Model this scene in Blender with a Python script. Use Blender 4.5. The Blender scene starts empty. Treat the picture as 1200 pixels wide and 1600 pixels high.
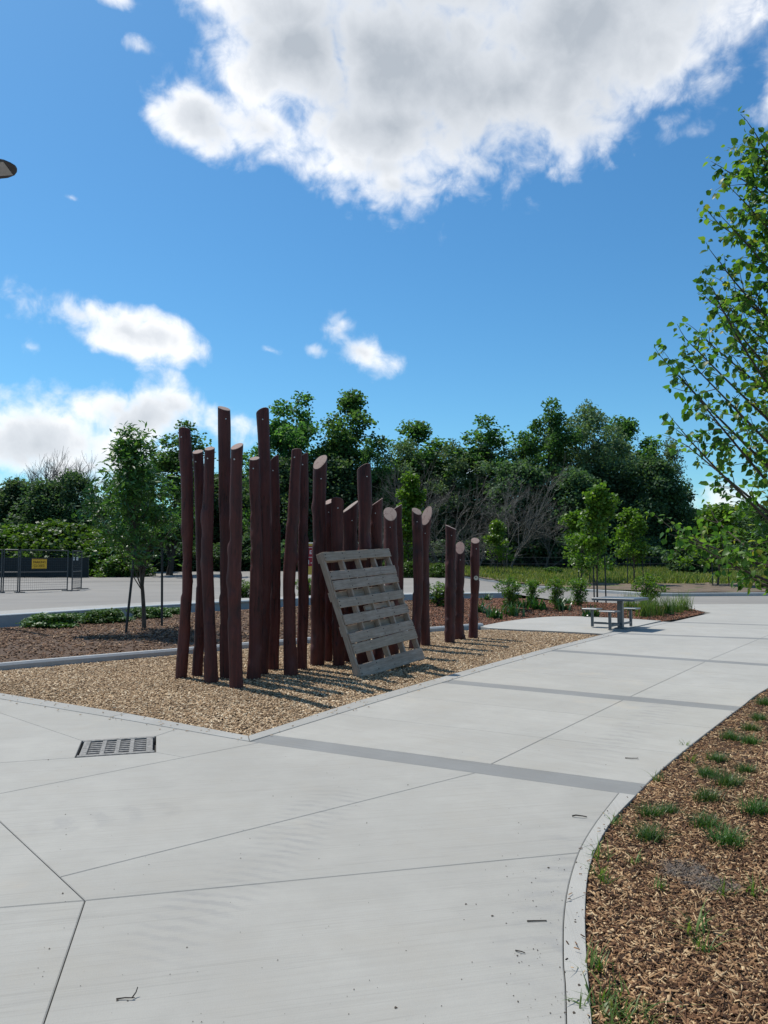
import bpy, bmesh, math, random
import numpy as np
from mathutils import Vector, Matrix

R = math.radians
rng = np.random.default_rng(7)
random.seed(7)
scn = bpy.context.scene
col = scn.collection

# ------------------------------------------------------------------ camera
CAM_H, FPX, PITCH = 1.55, 1200.0, math.atan(80 / 1200.0)
cam_d = bpy.data.cameras.new("camera")
cam_d.sensor_fit = 'HORIZONTAL'
cam_d.sensor_width = 36.0
cam_d.lens = 36.0
cam_d.clip_start = 0.05
cam_d.clip_end = 3000
cam = bpy.data.objects.new("camera", cam_d)
col.objects.link(cam)
cam.location = (0, 0, CAM_H)
cam.rotation_euler = (R(90) + PITCH, 0, 0)
scn.camera = cam

# ------------------------------------------------------------------ sun and sky
SUN_EL = R(61)
SUN_H = Vector((-0.74, 0.67)).normalized()
SUN_DIR = Vector((SUN_H.x * math.cos(SUN_EL), SUN_H.y * math.cos(SUN_EL), math.sin(SUN_EL)))
sun_d = bpy.data.lights.new("sun", 'SUN')
sun_d.energy = 3.6
sun_d.angle = R(0.55)
sun_d.color = (1.0, 0.955, 0.88)
sun = bpy.data.objects.new("sun", sun_d)
sun.rotation_euler = SUN_DIR.to_track_quat('Z', 'Y').to_euler()
sun.location = (-20, 20, 40)
col.objects.link(sun)

scn.render.engine = 'CYCLES'
scn.cycles.use_denoising = True
scn.cycles.max_bounces = 6
scn.cycles.transparent_max_bounces = 4
scn.view_settings.view_transform = 'Standard'
scn.view_settings.look = 'None'
scn.view_settings.exposure = 0.45
scn.view_settings.gamma = 1.0


class NB:
    """small node-tree builder"""
    def __init__(self, nt):
        self.nt = nt
        self.n = nt.nodes
        self.l = nt.links

    def node(self, t, **kw):
        nd = self.n.new(t)
        for k, v in kw.items():
            setattr(nd, k, v)
        return nd

    def put(self, sock, v):
        if isinstance(v, bpy.types.NodeSocket):
            self.l.new(v, sock)
        else:
            sock.default_value = v

    def m(self, op, a, b=0.0, c=0.0, clamp=False):
        nd = self.node('ShaderNodeMath', operation=op)
        nd.use_clamp = clamp
        self.put(nd.inputs[0], a)
        self.put(nd.inputs[1], b)
        if len(nd.inputs) > 2:
            self.put(nd.inputs[2], c)
        return nd.outputs[0]

    def step(self, x, lo, hi):
        nd = self.node('ShaderNodeMapRange', interpolation_type='SMOOTHSTEP')
        self.put(nd.inputs['Value'], x)
        nd.inputs['From Min'].default_value = lo
        nd.inputs['From Max'].default_value = hi
        return nd.outputs[0]

    def lin(self, x, lo, hi, a=0.0, b=1.0):
        nd = self.node('ShaderNodeMapRange')
        self.put(nd.inputs['Value'], x)
        nd.inputs['From Min'].default_value = lo
        nd.inputs['From Max'].default_value = hi
        nd.inputs['To Min'].default_value = a
        nd.inputs['To Max'].default_value = b
        return nd.outputs[0]

    def mix(self, f, a, b, mode='MIX'):
        nd = self.node('ShaderNodeMix', data_type='RGBA', blend_type=mode)
        self.put(nd.inputs[0], f)
        self.put(nd.inputs[6], a if isinstance(a, bpy.types.NodeSocket) else tuple(a) + (1,))
        self.put(nd.inputs[7], b if isinstance(b, bpy.types.NodeSocket) else tuple(b) + (1,))
        return nd.outputs[2]

    def noise(self, vec, scale, detail=4, rough=0.55, dist=0.0):
        nd = self.node('ShaderNodeTexNoise')
        if vec is not None:
            self.l.new(vec, nd.inputs['Vector'])
        nd.inputs['Scale'].default_value = scale
        nd.inputs['Detail'].default_value = detail
        nd.inputs['Roughness'].default_value = rough
        nd.inputs['Distortion'].default_value = dist
        return nd.outputs[0]

    def mapping(self, vec, scale=(1, 1, 1), rot=(0, 0, 0), loc=(0, 0, 0)):
        nd = self.node('ShaderNodeMapping')
        self.l.new(vec, nd.inputs[0])
        nd.inputs['Scale'].default_value = scale
        nd.inputs['Rotation'].default_value = rot
        nd.inputs['Location'].default_value = loc
        return nd.outputs[0]

    def ramp(self, f, stops, interp='LINEAR'):
        nd = self.node('ShaderNodeValToRGB')
        nd.color_ramp.interpolation = interp
        els = nd.color_ramp.elements
        while len(els) < len(stops):
            els.new(0.5)
        for e, (p, c) in zip(els, stops):
            e.position = p
            e.color = tuple(c) + (1,)
        self.put(nd.inputs[0], f)
        return nd.outputs[0]


def ray(px, py):
    cx, cy = (px - 600) / FPX, (800 - py) / FPX
    c, s = math.cos(PITCH), math.sin(PITCH)
    return Vector((cx, c - cy * s, s + cy * c))


def G(px, py, z=0.0):
    d = ray(px, py)
    t = (z - CAM_H) / d.z
    return Vector((d.x * t, d.y * t, z))


def D(px, py, Y):
    d = ray(px, py)
    t = Y / d.y
    return Vector((d.x * t, Y, CAM_H + d.z * t))


def azel(px, py):
    d = ray(px, py).normalized()
    return math.atan2(d.x, d.y), math.asin(d.z)


world = bpy.data.worlds.new("World")
scn.world = world
world.use_nodes = True
nb = NB(world.node_tree)
nb.n.clear()
SKY_STR = 0.10
sky = nb.node('ShaderNodeTexSky', sky_type='NISHITA')
sky.sun_disc = False
sky.sun_elevation = SUN_EL
sky.sun_rotation = math.atan2(SUN_H.x, SUN_H.y)
sky.air_density = 1.0
sky.dust_density = 0.5
sky.ozone_density = 1.0
hs = nb.node('ShaderNodeHueSaturation')
hs.inputs['Saturation'].default_value = 1.18
hs.inputs['Value'].default_value = 1.0
nb.l.new(sky.outputs[0], hs.inputs['Color'])
sky_c = nb.mix(1.0, hs.outputs[0], (0.53, 0.885, 0.995), 'MULTIPLY')
tc = nb.node('ShaderNodeTexCoord')
dvec = tc.outputs['Generated']
sep = nb.node('ShaderNodeSeparateXYZ')
nb.l.new(dvec, sep.inputs[0])
az = nb.m('ARCTAN2', sep.outputs[0], sep.outputs[1])
el = nb.m('ARCSINE', sep.outputs[2])
# clouds: (pixel centre, pixel radii, tilt in degrees)
clouds = [((640, 110), (290, 205), 8), ((930, 45), (430, 170), -20), ((470, 60), (160, 145), 0),
          ((312, 178), (84, 72), 30), ((410, 210), (110, 56), 25), ((1222, 165), (38, 32), 0), ((580, 258), (160, 72), 0),
          ((700, -60), (420, 160), 0), ((600, 190), (210, 120), 0), ((600, 290), (150, 62), 0), ((800, 130), (240, 110), -15),
          ((110, 496), (92, 40), 5), ((190, 526), (118, 44), 14), ((270, 650), (125, 50), 10), ((210, 660), (170, 70), 6), ((60, 690), (200, 86), -6),
          ((335, 668), (90, 46), 14), ((150, 730), (260, 60), 0), ((545, 550), (80, 44), 24), ((515, 515), (42, 32), 40), ((480, 545), (36, 16), 10), ((40, 546), (30, 14), 0),
          ((236, 72), (26, 15), 0), ((408, 546), (26, 9), 0), ((190, 2), (36, 14), 0), ((92, 300), (20, 10), 0),
          ((1130, 775), (80, 40), 0), ((690, 735), (100, 34), 0), ((765, 688), (26, 12), 0)]
blob = None
wob = nb.noise(nb.mapping(dvec, loc=(3.1, 1.7, 0.4)), 4.0, 3, 0.5)
az2 = nb.m('ADD', az, nb.m('MULTIPLY', nb.m('SUBTRACT', wob, 0.5), 0.10))
el2 = nb.m('ADD', el, nb.m('MULTIPLY', nb.m('SUBTRACT', nb.noise(dvec, 4.5, 3, 0.5), 0.5), 0.08))
for (cx, cy), (rx, ry), rot in clouds:
    a0, e0 = azel(cx, cy)
    ra, re = rx / FPX, ry / FPX
    ce = math.cos(e0)
    dx = nb.m('MULTIPLY', nb.m('SUBTRACT', az2, a0), ce)
    dy = nb.m('SUBTRACT', el2, e0)
    c, s = math.cos(R(-rot)), math.sin(R(-rot))
    u = nb.m('ADD', nb.m('MULTIPLY', dx, c / ra), nb.m('MULTIPLY', dy, s / ra))
    v = nb.m('ADD', nb.m('MULTIPLY', dx, -s / re), nb.m('MULTIPLY', dy, c / re))
    r2 = nb.m('SQRT', nb.m('ADD', nb.m('MULTIPLY', u, u), nb.m('MULTIPLY', v, v)))
    f = nb.m('SUBTRACT', 1.0, r2)
    # the field is scaled by size so that large clouds get deep cores and small ones stay thin
    f = nb.m('MULTIPLY', f, min(1.0, 0.35 + 0.85 * min(ra, re) / 0.15))
    blob = f if blob is None else nb.m('SMOOTH_MAX', blob, f, 0.06)
blob = nb.m('MINIMUM', blob, nb.m('MULTIPLY', blob, 2.6))
# outside the photographed quarter the same kind of scattered cumulus goes on
far_f = nb.step(nb.m('ABSOLUTE', az), 0.62, 0.95)
hi_f = nb.step(el, 0.78, 1.05)
gen = nb.m('MULTIPLY', nb.m('SUBTRACT', nb.noise(dvec, 2.6, 3, 0.5), 0.54), 3.0)
gen = nb.m('SUBTRACT', gen, nb.m('MULTIPLY', nb.m('SUBTRACT', 1.0, nb.m('MAXIMUM', far_f, hi_f)), 3.0))
blob = nb.m('MAXIMUM', blob, gen)


def billow(scale, loc, detail=1.5):
    n_ = nb.noise(nb.mapping(dvec, loc=loc), scale, detail, 0.5, 0.15)
    return nb.m('SUBTRACT', nb.m('MULTIPLY', nb.m('ABSOLUTE', nb.m('SUBTRACT', n_, 0.5)), 3.2), 0.34)


n_big = billow(9.0, (2, 6, 1))
n_mid = billow(21.0, (9, 2, 5))
n_sm = billow(48.0, (4, 4, 8), 3)
n_fine = nb.m('SUBTRACT', nb.noise(nb.mapping(dvec, loc=(9, 2, 5)), 26.0, 9, 0.62, 0.4), 0.5)
puff = nb.m('ADD', nb.m('ADD', nb.m('MULTIPLY', n_big, 0.46), nb.m('MULTIPLY', n_mid, 0.26)), nb.m('ADD', nb.m('MULTIPLY', n_sm, 0.10), nb.m('MULTIPLY', n_fine, 0.80)))
dens = nb.m('ADD', blob, puff)
alpha = nb.step(dens, -0.02, 0.55)
alpha = nb.m('MULTIPLY', alpha, nb.step(el, -0.02, 0.03))
# optical thickness: thin rims let the sun through, deep cores are grey
soft = nb.m('SUBTRACT', nb.noise(nb.mapping(dvec, loc=(1, 8, 3)), 7.0, 6, 0.55), 0.5)
thick = nb.m('ADD', nb.m('ADD', blob, nb.m('MULTIPLY', puff, 0.45)), nb.m('MULTIPLY', soft, 0.55))
ccol = nb.ramp(nb.lin(thick, 0.1, 0.95), [(0.0, (0.96, 0.97, 1.0)), (0.28, (1.0, 1.0, 1.0)), (0.52, (0.70, 0.73, 0.77)), (1.0, (0.43, 0.47, 0.52))])
ccol2 = nb.node('ShaderNodeVectorMath', operation='SCALE')
nb.l.new(ccol, ccol2.inputs[0])
ccol2.inputs['Scale'].default_value = 0.84 / SKY_STR
mixc = nb.mix(nb.m('MULTIPLY', alpha, 0.97), sky_c, ccol2.outputs[0])
bg = nb.node('ShaderNodeBackground')
nb.l.new(mixc, bg.inputs[0])
bg.inputs[1].default_value = SKY_STR
wo = nb.node('ShaderNodeOutputWorld')
nb.l.new(bg.outputs[0], wo.inputs[0])


# ------------------------------------------------------------------ helpers: objects and meshes
def link(o, parent=None):
    col.objects.link(o)
    if parent is not None:
        o.parent = parent
    return o


def tag(o, label=None, cat=None, group=None, kind=None):
    if label:
        o["label"] = label
    if cat:
        o["category"] = cat
    if group:
        o["group"] = group
    if kind:
        o["kind"] = kind
    return o


def empty(name, loc=(0, 0, 0), rz=0.0, parent=None):
    o = bpy.data.objects.new(name, None)
    o.empty_display_size = 0.1
    o.location = loc
    o.rotation_euler = (0, 0, rz)
    return link(o, parent)


def fmesh(name, V, faces, mat=None, smooth=False):
    """fast mesh from numpy: V (n,3); faces list of int arrays (m,k)"""
    me = bpy.data.meshes.new(name)
    V = np.asarray(V, dtype=np.float32)
    me.vertices.add(len(V))
    me.vertices.foreach_set("co", V.ravel())
    fl = [np.asarray(f, dtype=np.int32) for f in faces if len(f)]
    loops = np.concatenate([f.ravel() for f in fl])
    tot = np.concatenate([np.full(len(f), f.shape[1], dtype=np.int32) for f in fl])
    start = np.concatenate([[0], np.cumsum(tot)[:-1]]).astype(np.int32)
    me.loops.add(len(loops))
    me.loops.foreach_set("vertex_index", loops)
    me.polygons.add(len(tot))
    me.polygons.foreach_set("loop_start", start)
    me.polygons.foreach_set("loop_total", tot)
    if smooth:
        me.polygons.foreach_set("use_smooth", np.ones(len(tot), dtype=bool))
    me.update(calc_edges=True)
    me.validate()
    if mat:
        me.materials.append(mat)
    return me


def obj(name, me, parent=None, loc=None):
    o = bpy.data.objects.new(name, me)
    if loc is not None:
        o.location = loc
    return link(o, parent)


class MB:
    """collects verts and faces"""
    def __init__(self):
        self.v, self.f = [], []

    def add(self, V, F):
        b = len(self.v)
        self.v += [tuple(p) for p in V]
        self.f += [tuple(i + b for i in q) for q in F]

    def box(self, c, s, M=None, ch=0.0):
        bm = bmesh.new()
        bmesh.ops.create_cube(bm, size=1.0)
        for p in bm.verts:
            p.co = Vector((p.co.x * s[0], p.co.y * s[1], p.co.z * s[2]))
        if ch:
            bmesh.ops.bevel(bm, geom=list(bm.edges), offset=ch, segments=1, affect='EDGES', profile=0.5)
        for p in bm.verts:
            p.co = p.co + Vector(c)
            if M is not None:
                p.co = M @ p.co
        bm.verts.index_update()
        self.add([p.co for p in bm.verts], [[q.index for q in f.verts] for f in bm.faces])
        bm.free()
        return self

    def tube(self, pts, rad, n=8, cap=True):
        V, F = tube(pts, rad, n, cap)
        self.add(V, F)
        return self

    def mesh(self, name, mat=None, smooth=False):
        me = bpy.data.meshes.new(name)
        me.from_pydata([tuple(p) for p in self.v], [], self.f)
        if smooth:
            for p in me.polygons:
                p.use_smooth = True
        me.update()
        if mat:
            me.materials.append(mat)
        return me

    def build(self, name, mat, parent=None, smooth=False):
        return obj(name, self.mesh(name, mat, smooth), parent)


def tube(pts, rad, n=8, cap=True):
    pts = [Vector(p) for p in pts]
    if not hasattr(rad, '__len__'):
        rad = [rad] * len(pts)
    V, F = [], []
    ref = Vector((0.31, 0.87, 0.12)).normalized()
    for i, p in enumerate(pts):
        t = (pts[min(i + 1, len(pts) - 1)] - pts[max(i - 1, 0)])
        t = t.normalized() if t.length > 1e-9 else Vector((0, 0, 1))
        a = t.cross(ref)
        if a.length < 0.1:
            a = t.cross(Vector((1, 0, 0)))
        a.normalize()
        b = t.cross(a)
        for k in range(n):
            an = 2 * math.pi * k / n
            V.append(p + (a * math.cos(an) + b * math.sin(an)) * rad[i])
    for i in range(len(pts) - 1):
        for k in range(n):
            F.append((i * n + k, i * n + (k + 1) % n, (i + 1) * n + (k + 1) % n, (i + 1) * n + k))
    if cap:
        F.append(tuple(range(n))[::-1])
        F.append(tuple((len(pts) - 1) * n + k for k in range(n)))
    return V, F


def sstep(a, b, x):
    t = np.clip((np.asarray(x, dtype=float) - a) / (b - a), 0, 1)
    return t * t * (3 - 2 * t)


# ------------------------------------------------------------------ helpers: materials
def newmat(name):
    m = bpy.data.materials.new(name)
    m.use_nodes = True
    b = NB(m.node_tree)
    b.bsdf = b.n['Principled BSDF']
    b.tc = b.node('ShaderNodeTexCoord')
    b.o = b.tc.outputs['Object']
    b.mat = m
    return b


def bump(b, h, strength=0.3, dist=0.01):
    nd = b.node('ShaderNodeBump')
    nd.inputs['Strength'].default_value = strength
    nd.inputs['Distance'].default_value = dist
    b.l.new(h, nd.inputs['Height'])
    b.l.new(nd.outputs[0], b.bsdf.inputs['Normal'])


def simple(name, c, rough=0.6, metal=0.0, var=0.15, scale=6.0, spec=0.4, bs=0.0):
    b = newmat(name)
    n = b.noise(b.o, scale, 5, 0.6)
    lo = tuple(x * (1 - var) for x in c)
    hi = tuple(min(1, x * (1 + var)) for x in c)
    b.put(b.bsdf.inputs['Base Color'], b.mix(b.lin(n, 0.3, 0.7), lo, hi))
    b.bsdf.inputs['Roughness'].default_value = rough
    b.bsdf.inputs['Metallic'].default_value = metal
    b.bsdf.inputs['Specular IOR Level'].default_value = spec
    if bs:
        bump(b, b.noise(b.o, scale * 6, 6, 0.6), bs, 0.01)
    return b.mat


def leafmat(name, stops, trans=0.35, rough=0.45, spec=0.35, tcol=1.5):
    b = newmat(name)
    geo = b.node('ShaderNodeNewGeometry')
    c = b.ramp(geo.outputs['Random Per Island'], stops)
    oi = b.node('ShaderNodeObjectInfo')
    h = b.node('ShaderNodeHueSaturation')
    b.l.new(c, h.inputs['Color'])
    b.put(h.inputs['Value'], b.lin(oi.outputs['Random'], 0, 1, 0.85, 1.15))
    b.put(h.inputs['Hue'], b.lin(oi.outputs['Random'], 0, 1, 0.49, 0.51))
    b.put(b.bsdf.inputs['Base Color'], h.outputs[0])
    b.bsdf.inputs['Roughness'].default_value = rough
    b.bsdf.inputs['Specular IOR Level'].default_value = spec
    tr = b.node('ShaderNodeBsdfTranslucent')
    b.put(tr.inputs[0], b.mix(1.0, h.outputs[0], (tcol, tcol * 1.05, tcol * 0.45), 'MULTIPLY'))
    mx = b.node('ShaderNodeMixShader')
    mx.inputs[0].default_value = trans
    b.l.new(b.bsdf.outputs[0], mx.inputs[1])
    b.l.new(tr.outputs[0], mx.inputs[2])
    b.l.new(mx.outputs[0], b.n['Material Output'].inputs[0])
    return b.mat


def chipmat(name, stops, rough=0.8, dust=()):
    b = newmat(name)
    geo = b.node('ShaderNodeNewGeometry')
    c = b.ramp(geo.outputs['Random Per Island'], stops)
    n = b.noise(b.mapping(b.o, (1, 1, 1)), 0.9, 4, 0.6)
    c = b.mix(b.lin(n, 0.35, 0.65, 0.0, 0.35), c, tuple(x * 0.6 for x in stops[1][1]))
    for (gx_, gy_, ra_) in dust:                       # ashy dust lying on the mulch
        vd = b.node('ShaderNodeVectorMath', operation='DISTANCE')
        b.l.new(b.o, vd.inputs[0])
        vd.inputs[1].default_value = (gx_, gy_, 0.0)
        dd_ = b.m('ADD', vd.outputs['Value'], b.m('MULTIPLY', b.m('SUBTRACT', b.noise(b.o, 9, 5, 0.7), 0.5), 0.35))
        c = b.mix(b.m('MULTIPLY', b.m('SUBTRACT', 1.0, b.step(dd_, ra_ * 0.4, ra_)), 0.7), c, (0.115, 0.105, 0.095))
    b.put(b.bsdf.inputs['Base Color'], c)
    b.bsdf.inputs['Roughness'].default_value = rough
    b.bsdf.inputs['Specular IOR Level'].default_value = 0.25
    return b.mat


def concrete_mat(name, c, brush=(0.97, 0.23), stains=True):
    b = newmat(name)
    ang = math.atan2(brush[1], brush[0])
    st = b.mapping(b.o, rot=(0, 0, -ang))
    st2 = b.mapping(st, (0.25, 22, 1))
    n1 = b.noise(b.o, 0.55, 5, 0.6)
    n2 = b.noise(b.o, 5.0, 6, 0.65)
    n3 = b.noise(st2, 3.0, 5, 0.7)
    n4 = b.noise(b.o, 160.0, 3, 0.6)
    base = b.mix(b.lin(n1, 0.3, 0.7), tuple(x * 0.84 for x in c), tuple(min(1, x * 1.08) for x in c))
    base = b.mix(b.lin(n2, 0.42, 0.75, 0, 0.35), base, tuple(x * 0.78 for x in c))
    base = b.mix(b.lin(n3, 0.45, 0.72, 0, 0.45), base, tuple(x * 0.74 for x in c))
    n5 = b.noise(b.mapping(st, (0.10, 7.0, 1), loc=(3, 5, 0)), 2.2, 3, 0.5)
    ln5 = b.m('SUBTRACT', 1.0, b.step(b.m('ABSOLUTE', b.m('SUBTRACT', n5, 0.5)), 0.0, 0.012))
    base = b.mix(b.m('MULTIPLY', ln5, 0.30), base, tuple(x * 0.55 for x in c))
    n6 = b.noise(b.mapping(b.o, loc=(8, 3, 0)), 1.7, 7, 0.7)
    base = b.mix(b.lin(n6, 0.50, 0.72, 0, 0.30), base, (c[0] * 0.86, c[1] * 0.80, c[2] * 0.72))
    base = b.mix(b.lin(n6, 0.50, 0.28, 0, 0.35), base, tuple(min(1, x * 1.16) for x in c))
    base = b.mix(b.lin(n4, 0.55, 0.8, 0, 0.25), base, tuple(x * 0.7 for x in c))
    oi = b.node('ShaderNodeObjectInfo')
    base = b.mix(b.lin(oi.outputs['Random'], 0, 1, 0.0, 0.34), base, (c[0] * 0.80, c[1] * 0.79, c[2] * 0.77))
    if stains:
        # tyre scuffs: two tracks of short oblique smears left on the slabs
        def track(p0, p1, w, amp, per):
            d = (p1 - p0).normalized()
            a = math.atan2(d.y, d.x)
            mp = b.node('ShaderNodeMapping', vector_type='TEXTURE')
            b.l.new(b.o, mp.inputs[0])
            mp.inputs['Location'].default_value = (p0.x, p0.y, 0)
            mp.inputs['Rotation'].default_value = (0, 0, a)
            sp = b.node('ShaderNodeSeparateXYZ')
            b.l.new(mp.outputs[0], sp.inputs[0])
            L = (p1 - p0).length
            ay = b.m('ABSOLUTE', sp.outputs[1])
            m = b.m('SUBTRACT', 1.0, b.step(ay, w * 0.45, w))
            m = b.m('MULTIPLY', m, b.step(sp.outputs[0], 0, L * 0.2))
            m = b.m('MULTIPLY', m, b.m('SUBTRACT', 1.0, b.step(sp.outputs[0], L * 0.8, L)))
            ph = b.m('ADD', b.m('MULTIPLY', sp.outputs[0], 2 * math.pi / per), b.m('MULTIPLY', ay, 9.0))
            ph = b.m('ADD', ph, b.m('MULTIPLY', b.noise(b.o, 4.0, 5, 0.7), 9.0))
            m = b.m('MULTIPLY', m, b.step(b.m('SINE', ph), -0.6, 1.0))
            m = b.m('MULTIPLY', m, b.lin(b.noise(b.o, 3.1, 7, 0.72), 0.38, 0.70))
            return b.m('MULTIPLY', m, amp)
        t = track(G(150, 1560), G(560, 1215), 0.28, 0.48, 0.085)
        t = b.m('MAXIMUM', t, track(G(800, 1590), G(930, 1250), 0.22, 0.5, 0.16))
        t = b.m('MAXIMUM', t, track(G(880, 1215), G(1080, 1075), 0.25, 0.45, 0.15))
        t = b.m('MAXIMUM', t, track(G(20, 1300), G(330, 1255), 0.2, 0.4, 0.2))
        base = b.mix(t, base, (0.19, 0.19, 0.19))
        rust = b.m('MULTIPLY', b.step(b.noise(b.mapping(b.o, loc=(4, 7, 0)), 0.8, 4, 0.6), 0.60, 0.74), 0.28)
        base = b.mix(rust, base, (0.46, 0.38, 0.28))
    b.put(b.bsdf.inputs['Base Color'], base)
    b.bsdf.inputs['Roughness'].default_value = 0.82
    b.bsdf.inputs['Specular IOR Level'].default_value = 0.3
    h = b.m('ADD', b.m('MULTIPLY', n3, 0.7), b.m('MULTIPLY', n4, 0.5))
    bump(b, h, 0.40, 0.006)
    return b.mat


M = {}
M['slab'] = concrete_mat('concrete_slab', (0.352, 0.339, 0.307))
M['slab_path'] = concrete_mat('concrete_path_slab', (0.372, 0.358, 0.324), (0.83, -0.55))
M['edging'] = concrete_mat('concrete_edging', (0.335, 0.327, 0.303), (0.5, 0.83), stains=False)
M['band'] = concrete_mat('concrete_band', (0.222, 0.223, 0.215), (0.83, -0.55), stains=False)
M['kerb'] = concrete_mat('concrete_kerb', (0.40, 0.41, 0.41), (1, 0), stains=False)
M['wall'] = concrete_mat('concrete_wall', (0.36, 0.40, 0.42), (1, 0), stains=False)
M['joint'] = simple('joint_sand', (0.07, 0.068, 0.065), 0.95)

b = newmat('asphalt')
n1 = b.noise(b.o, 0.18, 5, 0.6)
n2 = b.noise(b.mapping(b.o, (0.3, 1.4, 1)), 1.2, 5, 0.6)
n3 = b.noise(b.o, 60, 3)
c = b.mix(b.lin(n1, 0.3, 0.7), (0.19, 0.175, 0.155), (0.25, 0.232, 0.205))
c = b.mix(b.lin(n2, 0.45, 0.8, 0, 0.6), c, (0.15, 0.145, 0.14))
c = b.mix(b.lin(n3, 0.5, 0.8, 0, 0.3), c, (0.12, 0.12, 0.12))
b.put(b.bsdf.inputs['Base Color'], c)
b.bsdf.inputs['Roughness'].default_value = 0.9
M['asphalt'] = b.mat
M['asphalt_dark'] = simple('asphalt_fresh', (0.17, 0.175, 0.185), 0.9, scale=0.5)
M['crack'] = simple('crack_sealant', (0.035, 0.035, 0.035), 0.7)
M['soil'] = simple('soil', (0.085, 0.052, 0.032), 0.95, var=0.5, scale=30, bs=0.5)
M['chip_base'] = simple('wood_chip_base', (0.20, 0.135, 0.08), 0.95, var=0.5, scale=25, bs=0.6)
M['dry'] = simple('dry_soil_strip', (0.135, 0.10, 0.068), 0.95, var=0.35, scale=1.5, bs=0.5)
M['forest'] = simple('forest_floor', (0.04, 0.05, 0.02), 0.95, var=0.4, scale=0.6)
M['meadow'] = simple('meadow_turf', (0.085, 0.105, 0.03), 0.95, var=0.4, scale=0.5)
M['chips'] = chipmat('pale_wood_chips', [(0.0, (0.06, 0.034, 0.018)), (0.2, (0.22, 0.135, 0.07)), (0.5, (0.41, 0.275, 0.155)), (0.8, (0.55, 0.405, 0.25)), (1.0, (0.74, 0.62, 0.44))])
M['mulch'] = chipmat('shredded_mulch', [(0.0, (0.010, 0.006, 0.004)), (0.28, (0.07, 0.033, 0.016)), (0.55, (0.21, 0.108, 0.052)), (0.82, (0.41, 0.25, 0.125)), (1.0, (0.68, 0.50, 0.29))], dust=[tuple(G(1065, 1358))[:2] + (0.16,), tuple(G(1110, 1385))[:2] + (0.15,)])
M['mulch_dark'] = chipmat('brown_mulch', [(0.0, (0.03, 0.015, 0.009)), (0.4, (0.13, 0.066, 0.036)), (0.75, (0.225, 0.128, 0.072)), (1.0, (0.40, 0.27, 0.165))])
M['mulch_red'] = chipmat('red_mulch', [(0.0, (0.03, 0.015, 0.01)), (0.4, (0.12, 0.048, 0.025)), (0.8, (0.23, 0.095, 0.05)), (1.0, (0.36, 0.19, 0.11))])

# stained log
b = newmat('stained_log')
st = b.mapping(b.o, (14, 14, 0.8))
n1 = b.noise(st, 2.0, 6, 0.6, 0.4)
n2 = b.noise(b.o, 2.0, 4, 0.6)
oi = b.node('ShaderNodeObjectInfo')
c = b.mix(b.lin(n1, 0.3, 0.7), (0.030, 0.0075, 0.0068), (0.105, 0.025, 0.020))
c = b.mix(b.lin(n2, 0.45, 0.75, 0, 0.6), c, (0.026, 0.013, 0.012))
c = b.mix(b.lin(oi.outputs['Random'], 0, 1, 0, 0.45), c, (0.110, 0.024, 0.018))
ofs = b.node('ShaderNodeCombineXYZ')
b.put(ofs.inputs[0], b.m('MULTIPLY', oi.outputs['Random'], 30))
vo = b.node('ShaderNodeVectorMath', operation='ADD')
b.l.new(b.o, vo.inputs[0])
b.l.new(ofs.outputs[0], vo.inputs[1])
ckn = b.noise(b.mapping(vo.outputs[0], (9, 9, 0.35)), 2.4, 4, 0.5, 0.3)
ck = b.m('SUBTRACT', 1.0, b.step(b.m('ABSOLUTE', b.m('SUBTRACT', ckn, 0.5)), 0.004, 0.018))
ck = b.m('MULTIPLY', ck, b.step(b.noise(b.mapping(vo.outputs[0], (3, 3, 0.8)), 2.0, 2), 0.46, 0.56))
c = b.mix(b.m('MULTIPLY', ck, 0.85), c, (0.006, 0.003, 0.003))
patch_n = b.noise(b.mapping(vo.outputs[0], (2.5, 2.5, 1.1)), 1.6, 5, 0.62, 0.5)
c = b.mix(b.lin(patch_n, 0.52, 0.70, 0, 0.55), c, (0.125, 0.040, 0.032))
c = b.mix(b.lin(patch_n, 0.46, 0.30, 0, 0.65), c, (0.016, 0.009, 0.010))
wearn = b.noise(b.mapping(vo.outputs[0], (6, 6, 1.2)), 6.0, 6, 0.7)
c = b.mix(b.lin(wearn, 0.66, 0.80, 0, 0.5), c, (0.20, 0.12, 0.09))
b.put(b.bsdf.inputs['Base Color'], c)
b.bsdf.inputs['Roughness'].default_value = 0.62
b.bsdf.inputs['Specular IOR Level'].default_value = 0.35
bump(b, b.m('SUBTRACT', n1, b.m('MULTIPLY', ck, 1.2)), 0.5, 0.012)
M['log'] = b.mat

b = newmat('log_end_grain')
sp = b.node('ShaderNodeSeparateXYZ')
b.l.new(b.o, sp.inputs[0])
rr = b.m('SQRT', b.m('ADD', b.m('MULTIPLY', sp.outputs[0], sp.outputs[0]), b.m('MULTIPLY', sp.outputs[1], sp.outputs[1])))
rw = b.m('ADD', b.m('MULTIPLY', rr, 420), b.m('MULTIPLY', b.noise(b.o, 12, 3), 6))
ring = b.step(b.m('SINE', rw), -0.4, 1.0)
ang = b.m('ARCTAN2', sp.outputs[1], sp.outputs[0])
chk = b.m('ADD', b.m('MULTIPLY', ang, 3), b.m('MULTIPLY', b.noise(b.o, 26, 4), 9.0))
chk = b.step(b.m('SINE', chk), 0.90, 0.995)
c = b.mix(b.m('MULTIPLY', ring, 0.4), (0.25, 0.195, 0.163), (0.155, 0.105, 0.088))
c = b.mix(b.m('MULTIPLY', chk, 0.8), c, (0.07, 0.03, 0.025))
oi = b.node('ShaderNodeObjectInfo')
c = b.mix(b.lin(oi.outputs['Random'], 0, 1, 0.0, 0.45), c, (0.26, 0.12, 0.105))
b.put(b.bsdf.inputs['Base Color'], c)
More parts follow.
